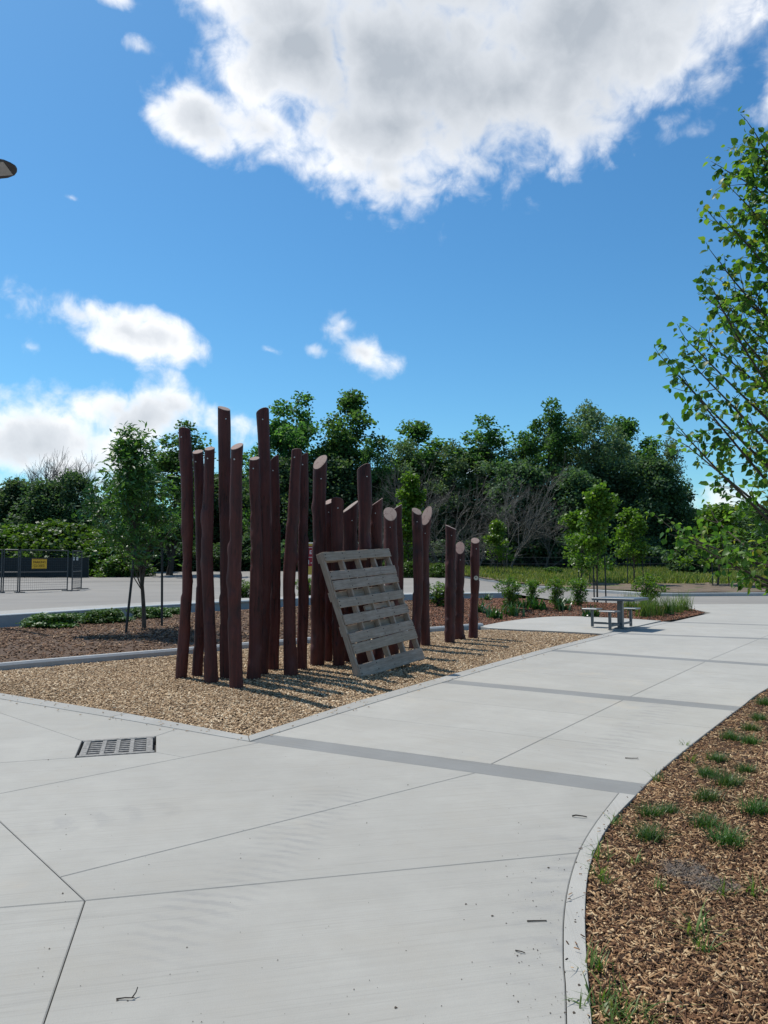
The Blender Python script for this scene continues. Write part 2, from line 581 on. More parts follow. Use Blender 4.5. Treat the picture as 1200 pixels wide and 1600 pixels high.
b.bsdf.inputs['Roughness'].default_value = 0.8
M['endgrain'] = b.mat

b = newmat('weathered_board')
oi = b.node('ShaderNodeObjectInfo')
mp = b.node('ShaderNodeMapping')
b.l.new(b.o, mp.inputs[0])
mp.inputs['Scale'].default_value = (1.5, 28, 28)
ofs = b.node('ShaderNodeCombineXYZ')
b.put(ofs.inputs[0], b.m('MULTIPLY', oi.outputs['Random'], 40))
b.l.new(ofs.outputs[0], mp.inputs['Location'])
n1 = b.noise(mp.outputs[0], 1.6, 7, 0.65, 0.8)
n2 = b.noise(b.o, 7, 4, 0.6)
c = b.mix(b.lin(n1, 0.3, 0.72), (0.25, 0.180, 0.140), (0.56, 0.435, 0.355))
c = b.mix(b.lin(n2, 0.4, 0.8, 0, 0.5), c, (0.20, 0.145, 0.105))
c = b.mix(b.lin(oi.outputs['Random'], 0, 1, 0, 0.4), c, (0.36, 0.27, 0.185))
c = b.mix(b.lin(n1, 0.70, 0.78, 0, 0.7), c, (0.05, 0.04, 0.035))
b.put(b.bsdf.inputs['Base Color'], c)
b.bsdf.inputs['Roughness'].default_value = 0.85
b.bsdf.inputs['Specular IOR Level'].default_value = 0.2
bump(b, n1, 0.4, 0.006)
M['board'] = b.mat

M['nail'] = simple('rusty_nail', (0.03, 0.02, 0.018), 0.6, 0.4)
M['alu'] = simple('pale_metal_tag', (0.62, 0.62, 0.60), 0.45, 0.0)
M['tag_white'] = simple('cream_plastic', (0.66, 0.62, 0.50), 0.5)
M['steel'] = simple('powder_coated_steel', (0.085, 0.10, 0.115), 0.38, 0.0, 0.1, spec=0.6)
M['steel_top'] = simple('speckled_grey_top', (0.13, 0.15, 0.17), 0.32, 0.0, 0.3, 90, spec=0.7)
M['cast'] = simple('cast_iron', (0.20, 0.19, 0.175), 0.7, 0.1, 0.5, 30, bs=0.4)
M['pit'] = simple('drain_pit', (0.012, 0.012, 0.012), 0.95)
M['black'] = simple('black_paint', (0.018, 0.019, 0.022), 0.5)
M['lens'] = simple('led_lens', (0.42, 0.42, 0.44), 0.3)
M['lampbody'] = simple('lamp_body', (0.045, 0.043, 0.048), 0.45)
M['yellow'] = simple('yellow_sign', (0.72, 0.40, 0.02), 0.5)
M['yframe'] = simple('yellow_frame', (0.50, 0.33, 0.05), 0.5)
M['ink'] = simple('sign_ink', (0.10, 0.04, 0.01), 0.6)
M['red'] = simple('red_sign', (0.28, 0.012, 0.022), 0.5)
M['white'] = simple('white_paint', (0.72, 0.72, 0.70), 0.5)
M['galv'] = simple('dark_fence_tube', (0.055, 0.06, 0.066), 0.5, 0.3)
M['wire'] = simple('fence_wire', (0.05, 0.055, 0.06), 0.6, 0.3)
M['panel_dark'] = simple('dark_panel_finish', (0.012, 0.018, 0.020), 0.9, scale=3)
M['ribbon'] = concrete_mat('concrete_ribbon', (0.385, 0.372, 0.340), (0.1, 1), stains=False)
M['bark'] = simple('grey_brown_bark', (0.085, 0.066, 0.052), 0.9, var=0.4, scale=14, bs=0.6)
M['bark_dark'] = simple('dark_bark', (0.042, 0.034, 0.028), 0.9, var=0.4, scale=3)
M['bark_pale'] = simple('pale_dead_bark', (0.125, 0.118, 0.105), 0.9, var=0.25, scale=3)
M['rubber'] = simple('tyre_rubber', (0.02, 0.02, 0.02), 0.8)
M['carpaint'] = simple('silver_car_paint', (0.50, 0.52, 0.54), 0.3, 0.2, 0.03, spec=0.6)
M['glass'] = simple('dark_car_glass', (0.02, 0.025, 0.03), 0.08, 0.0, spec=0.8)
M['bldg'] = simple('dark_brown_cladding', (0.045, 0.040, 0.040), 0.8)
M['bldg_trim'] = simple('pale_roof_edge', (0.5, 0.5, 0.5), 0.6)
M['grit'] = simple('grit', (0.05, 0.038, 0.028), 0.9)

G1 = [(0.0, (0.0279, 0.0768, 0.0290)), (0.5, (0.0593, 0.1425, 0.0474)), (1.0, (0.1257, 0.2283, 0.0792))]
M['leaf_poplar'] = leafmat('poplar_leaves', G1, 0.48, 0.6, 0.15)
M['leaf_dark'] = leafmat('dark_understory_leaves', [(0.0, (0.0285, 0.0628, 0.0372)), (0.5, (0.0571, 0.1118, 0.0559)), (1.0, (0.1119, 0.1747, 0.0931))], 0.36, 0.6, 0.15)
M['leaf_willow'] = leafmat('grey_green_leaves', [(0.0, (0.0547, 0.0958, 0.0502)), (0.5, (0.1026, 0.1643, 0.0867)), (1.0, (0.1940, 0.2625, 0.1369))], 0.25, 0.6, 0.15)
M['leaf_bright'] = leafmat('bright_young_leaves', [(0.0, (0.045, 0.105, 0.012)), (0.5, (0.085, 0.17, 0.020)), (1.0, (0.14, 0.225, 0.034))], 0.42, 0.42)
M['leaf_vine'] = leafmat('vine_leaves', [(0.0, (0.03, 0.075, 0.012)), (0.5, (0.062, 0.125, 0.022)), (1.0, (0.11, 0.185, 0.045))], 0.38, 0.42)
M['leaf_ash'] = leafmat('ash_leaves', [(0.0, (0.0293, 0.0849, 0.0234)), (0.5, (0.0585, 0.1434, 0.0350)), (1.0, (0.1170, 0.2194, 0.0586))], 0.34, 0.4)
M['leaf_pear'] = leafmat('pear_leaves', [(0.0, (0.0343, 0.0936, 0.0187)), (0.5, (0.0780, 0.1747, 0.0312)), (0.9, (0.1482, 0.2574, 0.0468)), (1.0, (0.2652, 0.2652, 0.0468))], 0.5, 0.45, 0.3)
M['leaf_juniper'] = leafmat('juniper', [(0.0, (0.035, 0.10, 0.022)), (1.0, (0.10, 0.185, 0.045))], 0.2, 0.5)
M['leaf_hosta'] = leafmat('perennial_leaves', [(0.0, (0.020, 0.065, 0.016)), (1.0, (0.055, 0.125, 0.028))], 0.25, 0.35, 0.5)
M['blade'] = leafmat('dark_grass_blades', [(0.0, (0.018, 0.06, 0.010)), (0.6, (0.045, 0.115, 0.020)), (1.0, (0.10, 0.17, 0.040))], 0.3, 0.4)
M['blade_light'] = leafmat('light_grass_blades', [(0.0, (0.05, 0.11, 0.018)), (0.6, (0.10, 0.175, 0.03)), (1.0, (0.19, 0.23, 0.075))], 0.35, 0.45)
M['meadow_grass'] = leafmat('meadow_grass', [(0.0, (0.0743, 0.1283, 0.0243)), (0.5, (0.1553, 0.2093, 0.0405)), (0.85, (0.2362, 0.2497, 0.0675)), (1.0, (0.3510, 0.2970, 0.1215))], 0.3, 0.6)

# ------------------------------------------------------------------ terrain
WALL = [(-15.5, 11.5), (-11.0, 16.2), (-9.3, 18.6), (-6.4, 23.6), (-2.8, 28.0), (1.1, 31.3), (5.8, 33.0)]
KX = [-6.0, 1.1, 4.5, 7.3, 9.9, 11.9, 13.2, 18.6, 45.0, 140.0]
KY = [80.0, 66.0, 60.0, 54.7, 47.0, 39.8, 36.8, 37.2, 40.0, 44.0]


def lot_z(x, y):
    return 0.28 * (1 - sstep(5.0, 9.5, x)) + 0.62 * sstep(44, 78, y) - 0.02


def meadow_z(x, y):
    return lot_z(x, y) + 0.16 + 0.25 * sstep(0, 10, np.asarray(y) - np.interp(x, KX, KY))


def on_terrain(px, py, f):
    d = ray(px, py)
    lo, hi = 10.0, 400.0
    for y in np.arange(12, 140, 0.25):
        p = d * (y / d.y)
        if CAM_H + p.z <= float(f(p.x, y)):
            return Vector((p.x, y, float(f(p.x, y))))
    p = d * (75 / d.y)
    return Vector((p.x, 75, float(f(p.x, 75))))


def grid_sheet(name, xs, ys_of, ny, zf, mat):
    V, F = [], []
    for x in xs:
        y0, y1 = ys_of(x)
        for j in range(ny + 1):
            y = y0 + (y1 - y0) * (j / ny) ** 1.3
            V.append((x, y, float(zf(x, y))))
    n = ny + 1
    for i in range(len(xs) - 1):
        for j in range(ny):
            F.append((i * n + j, (i + 1) * n + j, (i + 1) * n + j + 1, i * n + j + 1))
    return obj(name, fmesh(name, V, [np.array(F)], mat, True))


gx = np.concatenate([[-1500, -600, -250], np.linspace(-140, 140, 41), [250, 600, 1500]])
tag(grid_sheet('ground', gx, lambda x: (-600, 1600), 160,
               lambda x, y: -0.30 + (float(lot_z(x, y)) + 0.22) * float(sstep(38, 50, y)), M['forest']), kind='structure')
lx = np.concatenate([np.linspace(-95, -15.6, 12), np.linspace(-15.5, 22, 60), np.linspace(24, 120, 12)])
wx = [p[0] for p in WALL] + [5.9, 9.0]
wy = [p[1] + 0.05 for p in WALL] + [29.0, 26.0]
tag(grid_sheet('asphalt_lot', lx, lambda x: (float(np.interp(x, wx, wy)), 92), 40,
               lambda x, y: float(lot_z(x, y)), M['asphalt']), kind='structure')
mx = np.concatenate([np.linspace(-6, 22, 40), np.linspace(24, 140, 24)])
tag(grid_sheet('meadow', mx, lambda x: (float(np.interp(x, KX, KY)) + 0.12, 130), 46,
               lambda x, y: float(meadow_z(x, y)), M['meadow']), kind='structure')
tag(grid_sheet('bare_soil', np.linspace(-2, 60, 60), lambda x: (float(np.interp(x, KX, KY)) + 0.16, float(np.interp(x, KX, KY)) + 2.6 + 5.5 * float(sstep(10.5, 12.5, x) * (1 - sstep(28, 40, x))) + 0.8 * math.sin(x * 1.3) * math.sin(x * .47)), 8,
               lambda x, y: float(meadow_z(x, y)) + 0.03 + 0.05 * math.sin(x * 2.1) * math.sin(y * 1.7), M['dry']), kind='structure')


def sweep(name, pts, prof, mat, parent=None, zf=None, closed_prof=True):
    """sweep a cross profile [(offset to the left, z)] along a ground polyline"""
    P = [Vector((p[0], p[1])) for p in pts]
    V, F = [], []
    k = len(prof)
    for i, p in enumerate(P):
        t0 = (P[i] - P[i - 1]).normalized() if i > 0 else (P[1] - P[0]).normalized()
        t1 = (P[i + 1] - P[i]).normalized() if i < len(P) - 1 else t0
        n0, n1 = Vector((-t0.y, t0.x)), Vector((-t1.y, t1.x))
        nn = (n0 + n1).normalized()
        nn = nn / max(0.5, nn.dot(n0))
        zz = float(zf(p.x, p.y)) if zf else 0.0
        for (o, z) in prof:
            V.append((p.x + nn.x * o, p.y + nn.y * o, z + zz))
    for i in range(len(P) - 1):
        for j in range(k if closed_prof else k - 1):
            F.append((i * k + j, i * k + (j + 1) % k, (i + 1) * k + (j + 1) % k, (i + 1) * k + j))
    F2 = [list(range(k)), [(len(P) - 1) * k + j for j in range(k)][::-1]]
    me = bpy.data.meshes.new(name)
    me.from_pydata(V, [], F + (F2 if closed_prof else []))
    bm = bmesh.new()
    bm.from_mesh(me)
    bmesh.ops.recalc_face_normals(bm, faces=bm.faces)
    bm.to_mesh(me)
    bm.free()
    me.materials.append(mat)
    return obj(name, me, parent)


def smooth_line(pts, n=8):
    """Catmull-Rom through points"""
    P = [Vector((p[0], p[1])) for p in pts]
    out = []
    for i in range(len(P) - 1):
        a, b_, c_, d_ = P[max(i - 1, 0)], P[i], P[i + 1], P[min(i + 2, len(P) - 1)]
        for j in range(n):
            t = j / n
            out.append(0.5 * ((2 * b_) + (c_ - a) * t + (2 * a - 5 * b_ + 4 * c_ - d_) * t * t + (3 * b_ - a - 3 * c_ + d_) * t ** 3))
    out.append(P[-1])
    return out


# road kerb in front of the meadow, in cast lengths
kp = smooth_line(list(zip(KX, KY))[:-1], 12)
road_kerb = empty('road_kerb')
tag(road_kerb, kind='structure')
KPROF = [(0.0, -0.1), (-0.02, 0.13), (0.0, 0.155), (0.14, 0.16), (0.16, 0.14), (0.16, -0.1)]
step = 6
for i in range(0, len(kp) - 1, step):
    sweep('kerb_length', kp[i:i + step + 1], KPROF, M['kerb'], road_kerb, lot_z)

# low retaining wall and the footway on top behind it
wl = smooth_line(WALL, 8)
wall_root = empty('retaining_wall', (WALL[2][0], WALL[2][1], 0))
tag(wall_root, 'low grey concrete retaining wall behind the mulch planting bed', 'wall')
for i in range(0, len(wl) - 1, 12):
    o = sweep('wall_section', [(p.x - WALL[2][0], p.y - WALL[2][1]) for p in wl[i:i + 13]],
              [(0.0, -0.3), (0.0, 0.285), (0.015, 0.30), (0.285, 0.30), (0.30, 0.285), (0.30, -0.3)], M['wall'], wall_root)
tag(sweep('footway', wl, [(0.305, 0.1), (0.305, 0.292), (1.55, 0.296), (1.55, 0.1)], M['edging']), kind='structure')
# sealed joint across the lot
crack = sweep('sealed_joint', [(D(-40, 918, 50).x, 49.5), (D(140, 918, 50).x, 50.5), (D(300, 917, 52).x, 52)], [(-0.10, 0.0), (-0.10, 0.006), (0.10, 0.006), (0.10, 0.0)], M['crack'], None, lot_z)
tag(crack, kind='structure')

# ------------------------------------------------------------------ concrete paving in slabs
paving = empty('concrete_pavement')
tag(paving, kind='structure')


def area(P):
    return 0.5 * sum(P[i][0] * P[(i + 1) % len(P)][1] - P[(i + 1) % len(P)][0] * P[i][1] for i in range(len(P)))


def clip(P, a, b_, keep_left=True):
    out = []
    ax, ay = a[0], a[1]
    dx, dy = b_[0] - ax, b_[1] - ay
    sgn = 1 if keep_left else -1

    def side(p):
        return sgn * (dx * (p[1] - ay) - dy * (p[0] - ax))
    for i in range(len(P)):
        p, q = P[i], P[(i + 1) % len(P)]
        sp_, sq = side(p), side(q)
        if sp_ >= 0:
            out.append(p)
        if (sp_ > 0 and sq < 0) or (sp_ < 0 and sq > 0):
            t = sp_ / (sp_ - sq)
            out.append((p[0] + (q[0] - p[0]) * t, p[1] + (q[1] - p[1]) * t))
    cl = []
    for p in out:
        if not cl or math.hypot(p[0] - cl[-1][0], p[1] - cl[-1][1]) > 1e-4:
            cl.append(p)
    return cl


def inset(P, d):
    n = len(P)
    out = []
    for i in range(n):
        p0, p1, p2 = Vector(P[i - 1][:2]), Vector(P[i][:2]), Vector(P[(i + 1) % n][:2])
        e0, e1 = (p1 - p0).normalized(), (p2 - p1).normalized()
        n0, n1 = Vector((-e0.y, e0.x)), Vector((-e1.y, e1.x))
        nn = (n0 + n1)
        nn = nn.normalized() if nn.length > 1e-6 else n0
        out.append(p1 + nn * (d / max(0.35, nn.dot(n0))))
    return out


def slab(P, mat, name='slab', gap=0.0024, top=0.0, depth=0.11, ch=0.0045):
    P = [(p[0], p[1]) for p in P]
    if len(P) < 3:
        return None
    A = area(P)
    if abs(A) < 0.01:
        return None
    if A < 0:
        P = P[::-1]
    r0, r1 = inset(P, gap), inset(P, gap + ch)
    n = len(P)
    V = [(p.x, p.y, top - depth) for p in r0] + [(p.x, p.y, top - ch * 0.8) for p in r0] + [(p.x, p.y, top) for p in r1]
    F = []
    for k in range(2):
        for i in range(n):
            j = (i + 1) % n
            F.append((k * n + i, k * n + j, (k + 1) * n + j, (k + 1) * n + i))
    F.append(tuple(2 * n + i for i in range(n)))
    me = bpy.data.meshes.new(name)
    me.from_pydata(V, [], F)
    bm = bmesh.new()
    bm.from_mesh(me)
    big = [f for f in bm.faces if len(f.verts) > 4]
    bmesh.ops.triangulate(bm, faces=big)
    bm.to_mesh(me)
    bm.free()
    me.materials.append(mat)
    return obj(name, me, paving)


def gp(px, py):
    g = G(px, py)
    return (g.x, g.y)


# edge of the log bed: left arm, corner, right arm (the path's left edge)
CORNER = gp(388, 1150)
LEFT_ARM = [gp(388, 1150), gp(200, 1115), gp(0, 1083), (-7.2, 11.0), (-10.5, 13.3)]
RIGHT_ARM = [gp(388, 1150), gp(560, 1095), gp(740, 1044), gp(850, 1014), gp(948, 990), gp(1035, 971.5), gp(1100, 957)]
FAR_Y = gp(1100, 944)[1]
# edge of the right-hand mulch bed
BED_PX = [(925, 1600), (917, 1500), (914.5, 1420), (920, 1360), (935, 1318), (958, 1280), (990, 1246), (1030, 1206), (1075, 1168), (1120, 1133), (1160, 1103), (1200, 1075)]
bed_edge = [(-0.5, -3.0), (0.27, 0.8)] + [gp(*p) for p in BED_PX] + [(7.2, 12.6), (12.5, 18.6), (22.0, 27.5), (24.0, 29.6)]
RIB_PX = [(886, 1600), (881, 1500), (882, 1430), (891, 1375), (908, 1325), (932, 1285), (962, 1246)]
rib_in = [(-0.6, -3.0), (0.18, 0.8)] + [gp(*p) for p in RIB_PX]

arm_l = [Vector(p) for p in LEFT_ARM]
arm_r = [Vector(p) for p in RIGHT_ARM]
EDGE_W = 0.22


def off_line(P, d):
    out = []
    for i, p in enumerate(P):
        t0 = (P[i] - P[i - 1]).normalized() if i > 0 else (P[1] - P[0]).normalized()
        t1 = (P[i + 1] - P[i]).normalized() if i < len(P) - 1 else t0
        nn = (Vector((-t0.y, t0.x)) + Vector((-t1.y, t1.x))).normalized()
        out.append(p + nn * d)
    return out


# offset both arms towards the concrete and join them at a mitre
full = arm_l[::-1] + arm_r[1:]
off = off_line(full, -EDGE_W)
for i in range(len(full) - 1):
    if full[i + 1].y > 21:
        continue
    slab([full[i], full[i + 1], off[i + 1], off[i]], M['edging'], 'edging_strip', gap=0.003, top=0.004)
inner = [p for p in off]
ic = len(arm_l) - 1                                   # index of the corner in inner
# bands across the path
BAND = [((412, 1157), (1005, 1238)), ((704, 1065), (1150, 1107)), ((884, 1017.5), (1230, 1041)), ((985, 990.5), (1250, 1000)), ((1055, 972), (1250, 978.5))]
bands = [(Vector(gp(*a)), Vector(gp(*b_))) for a, b_ in BAND]
bw = 0.15
_d = (bands[0][1] - bands[0][0]).normalized()
bands[0] = (inner[ic] + Vector((-_d.y, _d.x)) * bw, inner[ic] + Vector((-_d.y, _d.x)) * bw + _d * 3.2)
be = smooth_line(bed_edge, 6)
# path polygon: inner edge line from the corner onward, far edge, right bed edge back
far_l = Vector((gp(1085, 950)[0], FAR_Y))
path_poly = [inner[i] for i in range(ic, len(inner))] + [far_l, Vector((26.0, FAR_Y))] + [p for p in be[::-1] if p.y > 0.7]
path_poly = [(p.x, p.y) for p in path_poly]
# joint that runs along the path
CJ = [Vector(gp(740, 1207)), Vector(gp(975, 1093)), Vector(gp(1108, 1031)), Vector(gp(1290, 955))]


def line_dir(a, b_):
    return (b_ - a).normalized()


prev_hi = None
for k, (a, b_) in enumerate(bands):
    d = line_dir(a, b_)
    n = Vector((-d.y, d.x))                           # up the path
    lo_a, hi_a = a - n * bw, a + n * bw
    if k == 0:
        far_side = bands[1]
    strip = clip(clip(path_poly, lo_a, lo_a + d, True), hi_a, hi_a + d, False)
    slab(strip, M['band'], 'grey_band', gap=0.002, top=-0.002, ch=0.004)
    # slab field between this band and the next
    fld = clip(path_poly, hi_a, hi_a + d, True)
    if k + 1 < len(bands):
        a2, b2 = bands[k + 1]
        d2 = line_dir(a2, b2)
        n2 = Vector((-d2.y, d2.x))
        fld = clip(fld, a2 - n2 * bw, a2 - n2 * bw + d2, False)
        mids = []
        for t in (1 / 3.0, 2 / 3.0):
            m0 = a.lerp(a2, t)
            m1 = b_.lerp(b2, t)
            mids.append((m0, m1))
    else:
        mids = []
    cj0, cj1 = CJ[min(k, 2)], CJ[min(k, 2) + 1]
    for side in (True, False):
        half = clip(fld, cj0, cj1, side)
        rest = half
        for m0, m1 in mids:
            slab(clip(rest, m0, m1, False), M['slab_path'])
            rest = clip(rest, m0, m1, True)
        slab(rest, M['slab_path'])

# forecourt south of the first band
a, b_ = bands[0]
d = line_dir(a, b_)
n = Vector((-d.y, d.x))
lo0 = a - n * bw
rib = smooth_line(rib_in, 6)
# the band's near edge runs from the ribbon's end to the corner of the log bed
rib_ok = [(p.x, p.y) for p in rib if d.x * (p.y - lo0.y) - d.y * (p.x - lo0.x) < -0.01]
_t = (rib[-1] - rib[-2]).normalized()
_nn = Vector((-d.y, d.x))
tt = (rib[-1] + _t * ((lo0 - rib[-1]).dot(_nn) / _t.dot(_nn)) - lo0).dot(d)
fore_top = rib_ok + [tuple(lo0 + d * tt)] + [(p.x, p.y) for p in inner[:ic + 1][::-1]] + [(-12.5, 12.6), (-12.5, -3.0)]
P_c = Vector(gp(133, 1407))
L1a, L1b = Vector(gp(0, 1283)), P_c
L2a, L2b = P_c, Vector(gp(68, 1600))
L3a = Vector(gp(0, 1418))
L4b = Vector(gp(930, 1330))
L5a, L5b = Vector(gp(95, 1370)), Vector(gp(745, 1207))
L6a, L6b = Vector(gp(0, 1240)), Vector(gp(392, 1163))
left = clip(clip(fore_top, L1a, L1b, False), L2a, L2b, False)
slab(clip(left, L3a, P_c, True), M['slab'])
slab(clip(left, L3a, P_c, False), M['slab'])
slab(clip(clip(fore_top, L2a, L2b, True), P_c, L4b, False), M['slab'])
up = clip(clip(fore_top, L1a, L1b, True), P_c, L4b, True)
slab(clip(up, L5a, L5b, False), M['slab'])
up = clip(up, L5a, L5b, True)
slab(clip(up, L6a, L6b, False), M['slab'])
top = clip(up, L6a, L6b, True)
# the drain sits in the top field
dc = Vector(gp(184, 1166))
dr_x = (Vector(gp(243, 1173)) - Vector(gp(122, 1181))).normalized()
dr_y = Vector((-dr_x.y, dr_x.x))
DW = 0.31
TL, TR = dc - dr_x * DW + dr_y * DW, dc + dr_x * DW + dr_y * DW
BL, BR = dc - dr_x * DW - dr_y * DW, dc + dr_x * DW - dr_y * DW
tl_d, tr_d, br_d = Vector(gp(60, 1134)), Vector(gp(268, 1142)), Vector(gp(292, 1184))
slab(clip(clip(clip(top, TL, TR, True), TL, tl_d, False), TR, tr_d, True), M['slab'])          # beyond the drain
slab(clip(clip(clip(top, BL, BR, False), BR, br_d, False), BR, BR + dr_x, False), M['slab'])     # nearer than the drain
slab(clip(clip(clip(top, BR, TR, False), TR, tr_d, False), BR, br_d, True), M['slab'])           # right of it
slab(clip(clip(clip(top, BL, TL, True), TL, tl_d, True), BL, BR, True), M['slab'])               # left of it
# ribbon kerb along the mulch bed
rib_out = smooth_line(bed_edge[:2] + [gp(*p) for p in BED_PX[:7]], 6)
rs = smooth_line(rib_in, 6)
cuts = [0, 8, 16, 26, 36, len(rs) - 1]
for q in range(len(cuts) - 1):
    i0, i1 = cuts[q], cuts[q + 1]
    jo = [int(round(i * (len(rib_out) - 1) / (len(rs) - 1))) for i in range(i0, i1 + 1)]
    P = [rs[i] for i in range(i0, i1 + 1)] + [rib_out[j] for j in jo[::-1]]
    if q == len(cuts) - 2:
        P = clip([tuple(p) for p in P[:i1 - i0 + 1]] + [tuple(rs[-1] + (rs[-1] - rs[-2]).normalized() * 0.3), tuple(rib_out[-1] + (rib_out[-1] - rib_out[-2]).normalized() * 0.3)] + [tuple(p) for p in P[i1 - i0 + 1:]], lo0, lo0 + d, False)
    o = slab(P, M['ribbon'], 'ribbon_kerb', gap=0.0008, top=0.001, depth=0.16, ch=0.002)

# pad of concrete under the table
PAD = [gp(748, 979.5), gp(790, 971.5), gp(835, 966), gp(885, 963.5), gp(960, 966), gp(1033, 970.5)]
pad_front = [gp(943, 991), gp(900, 988.5), gp(850, 986), gp(800, 984), gp(765, 982)]
pd = smooth_line(PAD, 5)
slab([(p.x, p.y) for p in pd] + [(p[0], p[1]) for p in pad_front], M['slab_path'], 'pad_slab', top=0.012, depth=0.2)
# kerb between log bed and planting bed
BACK = [(-8.4, 8.55), (-6.5, 10.35), gp(0, 1045), gp(150, 1031.5), gp(280, 1020.5), gp(390, 1010.5), gp(480, 1003), gp(575, 994), gp(675, 985.5), gp(752, 979)]
bk = smooth_line(BACK[1:], 4)
back_kerb = empty('bed_kerb')
tag(back_kerb, kind='structure')
for i in range(0, len(bk) - 1, 6):
    sweep('kerb_length', bk[i:i + 7], [(-0.07, -0.15), (-0.07, 0.05), (-0.04, 0.085), (0.04, 0.085), (0.07, 0.05), (0.07, -0.15)], M['kerb'], back_kerb)

# dark bedding under the joints
tag(obj('paving_bed', fmesh('paving_bed', [(-12.5, -3, -0.06), (24, -3, -0.06), (28, 29.2, -0.06), (8, 29.2, -0.06), (-12.5, 12, -0.06)], [np.array([[0, 1, 2, 3, 4]])], M['joint'])), kind='structure')

# ------------------------------------------------------------------ beds with loose chips


def in_poly(P, xy):
    P = np.array([(p[0], p[1]) for p in P])
    x, y = xy[:, 0], xy[:, 1]
    c_ = np.zeros(len(xy), bool)
    j = len(P) - 1
    for i in range(len(P)):
        xi, yi, xj, yj = P[i, 0], P[i, 1], P[j, 0], P[j, 1]
        cond = ((yi > y) != (yj > y)) & (x < (xj - xi) * (y - yi) / (yj - yi + 1e-12) + xi)
        c_ ^= cond
        j = i
    return c_


def noise2(x, y, seed=0):
    r = np.random.default_rng(seed)
    z = np.zeros_like(np.asarray(x, dtype=float))
    for k in range(7):
        a_, f, p = r.uniform(0, 6.28), 1.3 * 1.55 ** k, r.uniform(0, 6.28)
        z += np.sin((x * math.cos(a_) + y * math.sin(a_)) * f + p) / (1 + k)
    return z / 2.2


def edge_dist(P, xy):
    P = np.array([(p[0], p[1]) for p in P])
    dmin = np.full(len(xy), 1e9)
    for i in range(len(P)):
        a_, b2 = P[i], P[(i + 1) % len(P)]
        ab = b2 - a_
        t = np.clip(((xy - a_) @ ab) / (ab @ ab + 1e-12), 0, 1)
        dmin = np.minimum(dmin, np.linalg.norm(xy - (a_ + t[:, None] * ab), axis=1))
    return dmin


def bed_sheet(name, P, zf, mat, res):
    """triangulated bed surface with relief"""
    P = [(p[0], p[1]) for p in P]
    bm = bmesh.new()
    vs = [bm.verts.new((p[0], p[1], 0)) for p in P]
    es = [bm.edges.new((vs[i], vs[(i + 1) % len(vs)])) for i in range(len(vs))]
    bmesh.ops.triangle_fill(bm, use_beauty=True, edges=es)
    for axis in (0, 1):
        lo = min(p[axis] for p in P)
        hi = max(p[axis] for p in P)
        for q in np.arange(lo + res, hi, res):
            co = (q, 0, 0) if axis == 0 else (0, q, 0)
            no = (1, 0, 0) if axis == 0 else (0, 1, 0)
            bmesh.ops.bisect_plane(bm, geom=list(bm.verts) + list(bm.edges) + list(bm.faces), dist=1e-5, plane_co=co, plane_no=no)
    xy = np.array([(v.co.x, v.co.y) for v in bm.verts])
    z = zf(xy)
    for v, zz in zip(bm.verts, z):
        v.co.z = zz
    bmesh.ops.recalc_face_normals(bm, faces=bm.faces)
    me = bpy.data.meshes.new(name)
    bm.to_mesh(me)
    bm.free()
    if me.polygons and me.polygons[0].normal.z < 0:
        me.flip_normals()
    me.materials.append(mat)
    return tag(obj(name, me), kind='structure')


def chips(name, P, zf, n, ln, wd, th, mat, seed, tilt=0.35, box=None, power=None, up=0.0):
    r = np.random.default_rng(seed)
    Pn = np.array([(p[0], p[1]) for p in P])
    lo, hi = Pn.min(0), Pn.max(0)
    if box is not None:
        lo, hi = np.maximum(lo, box[0]), np.minimum(hi, box[1])
    got = []
    cnt = 0
    while cnt < n:
        xy = r.uniform(lo, hi, (n * 2, 2))
        if power:                                      # thin out with distance: chips get too small to see
            keep = r.uniform(0, 1, len(xy)) < np.minimum(1, (power / np.maximum(xy[:, 1], 0.5)) ** 1.6)
            xy = xy[keep]
        xy = xy[in_poly(P, xy)]
        got.append(xy)
        cnt += len(xy)
    xy = np.concatenate(got)[:n]
    z = zf(xy) + r.uniform(-0.002, 0.012, n) + up
    L = r.uniform(*ln, n) * r.choice([0.6, 1.0, 1.5], n, p=[.35, .5, .15])
    W = r.uniform(*wd, n)
    T = r.uniform(*th, n)
    yaw = r.uniform(0, 2 * math.pi, n)
    pit = r.normal(0, tilt, n)
    rol = r.normal(0, tilt, n)
    ax = np.stack([np.cos(yaw) * np.cos(pit), np.sin(yaw) * np.cos(pit), np.sin(pit)], 1)
    side = np.stack([-np.sin(yaw), np.cos(yaw), np.zeros(n)], 1)
    upv = np.cross(ax, side)
    ay = side * np.cos(rol)[:, None] + upv * np.sin(rol)[:, None]
    azv = np.cross(ax, ay)
    c_ = np.stack([xy[:, 0], xy[:, 1], z], 1)
    corners = []
    for (sx, sy, sz) in [(-1, -1, -1), (1, -1, -1), (1, 1, -1), (-1, 1, -1), (-.9, -.8, 1), (.85, -.9, 1), (.9, .8, 1), (-.8, .9, 1)]:
        jit = r.uniform(0.75, 1.1, n)
        corners.append(c_ + ax * (L * 0.5 * sx * jit)[:, None] + ay * (W * 0.5 * sy * jit)[:, None] + azv * (T * 0.5 * sz)[:, None])
    V = np.stack(corners, 1).reshape(-1, 3)
    base = (np.arange(n) * 8)[:, None]
    q = np.array([[4, 5, 6, 7], [0, 1, 5, 4], [1, 2, 6, 5], [2, 3, 7, 6], [3, 0, 4, 7]])
    F = (base[:, None, :] + q[None]).reshape(-1, 4)
    return obj(name, fmesh(name, V, [F], mat))


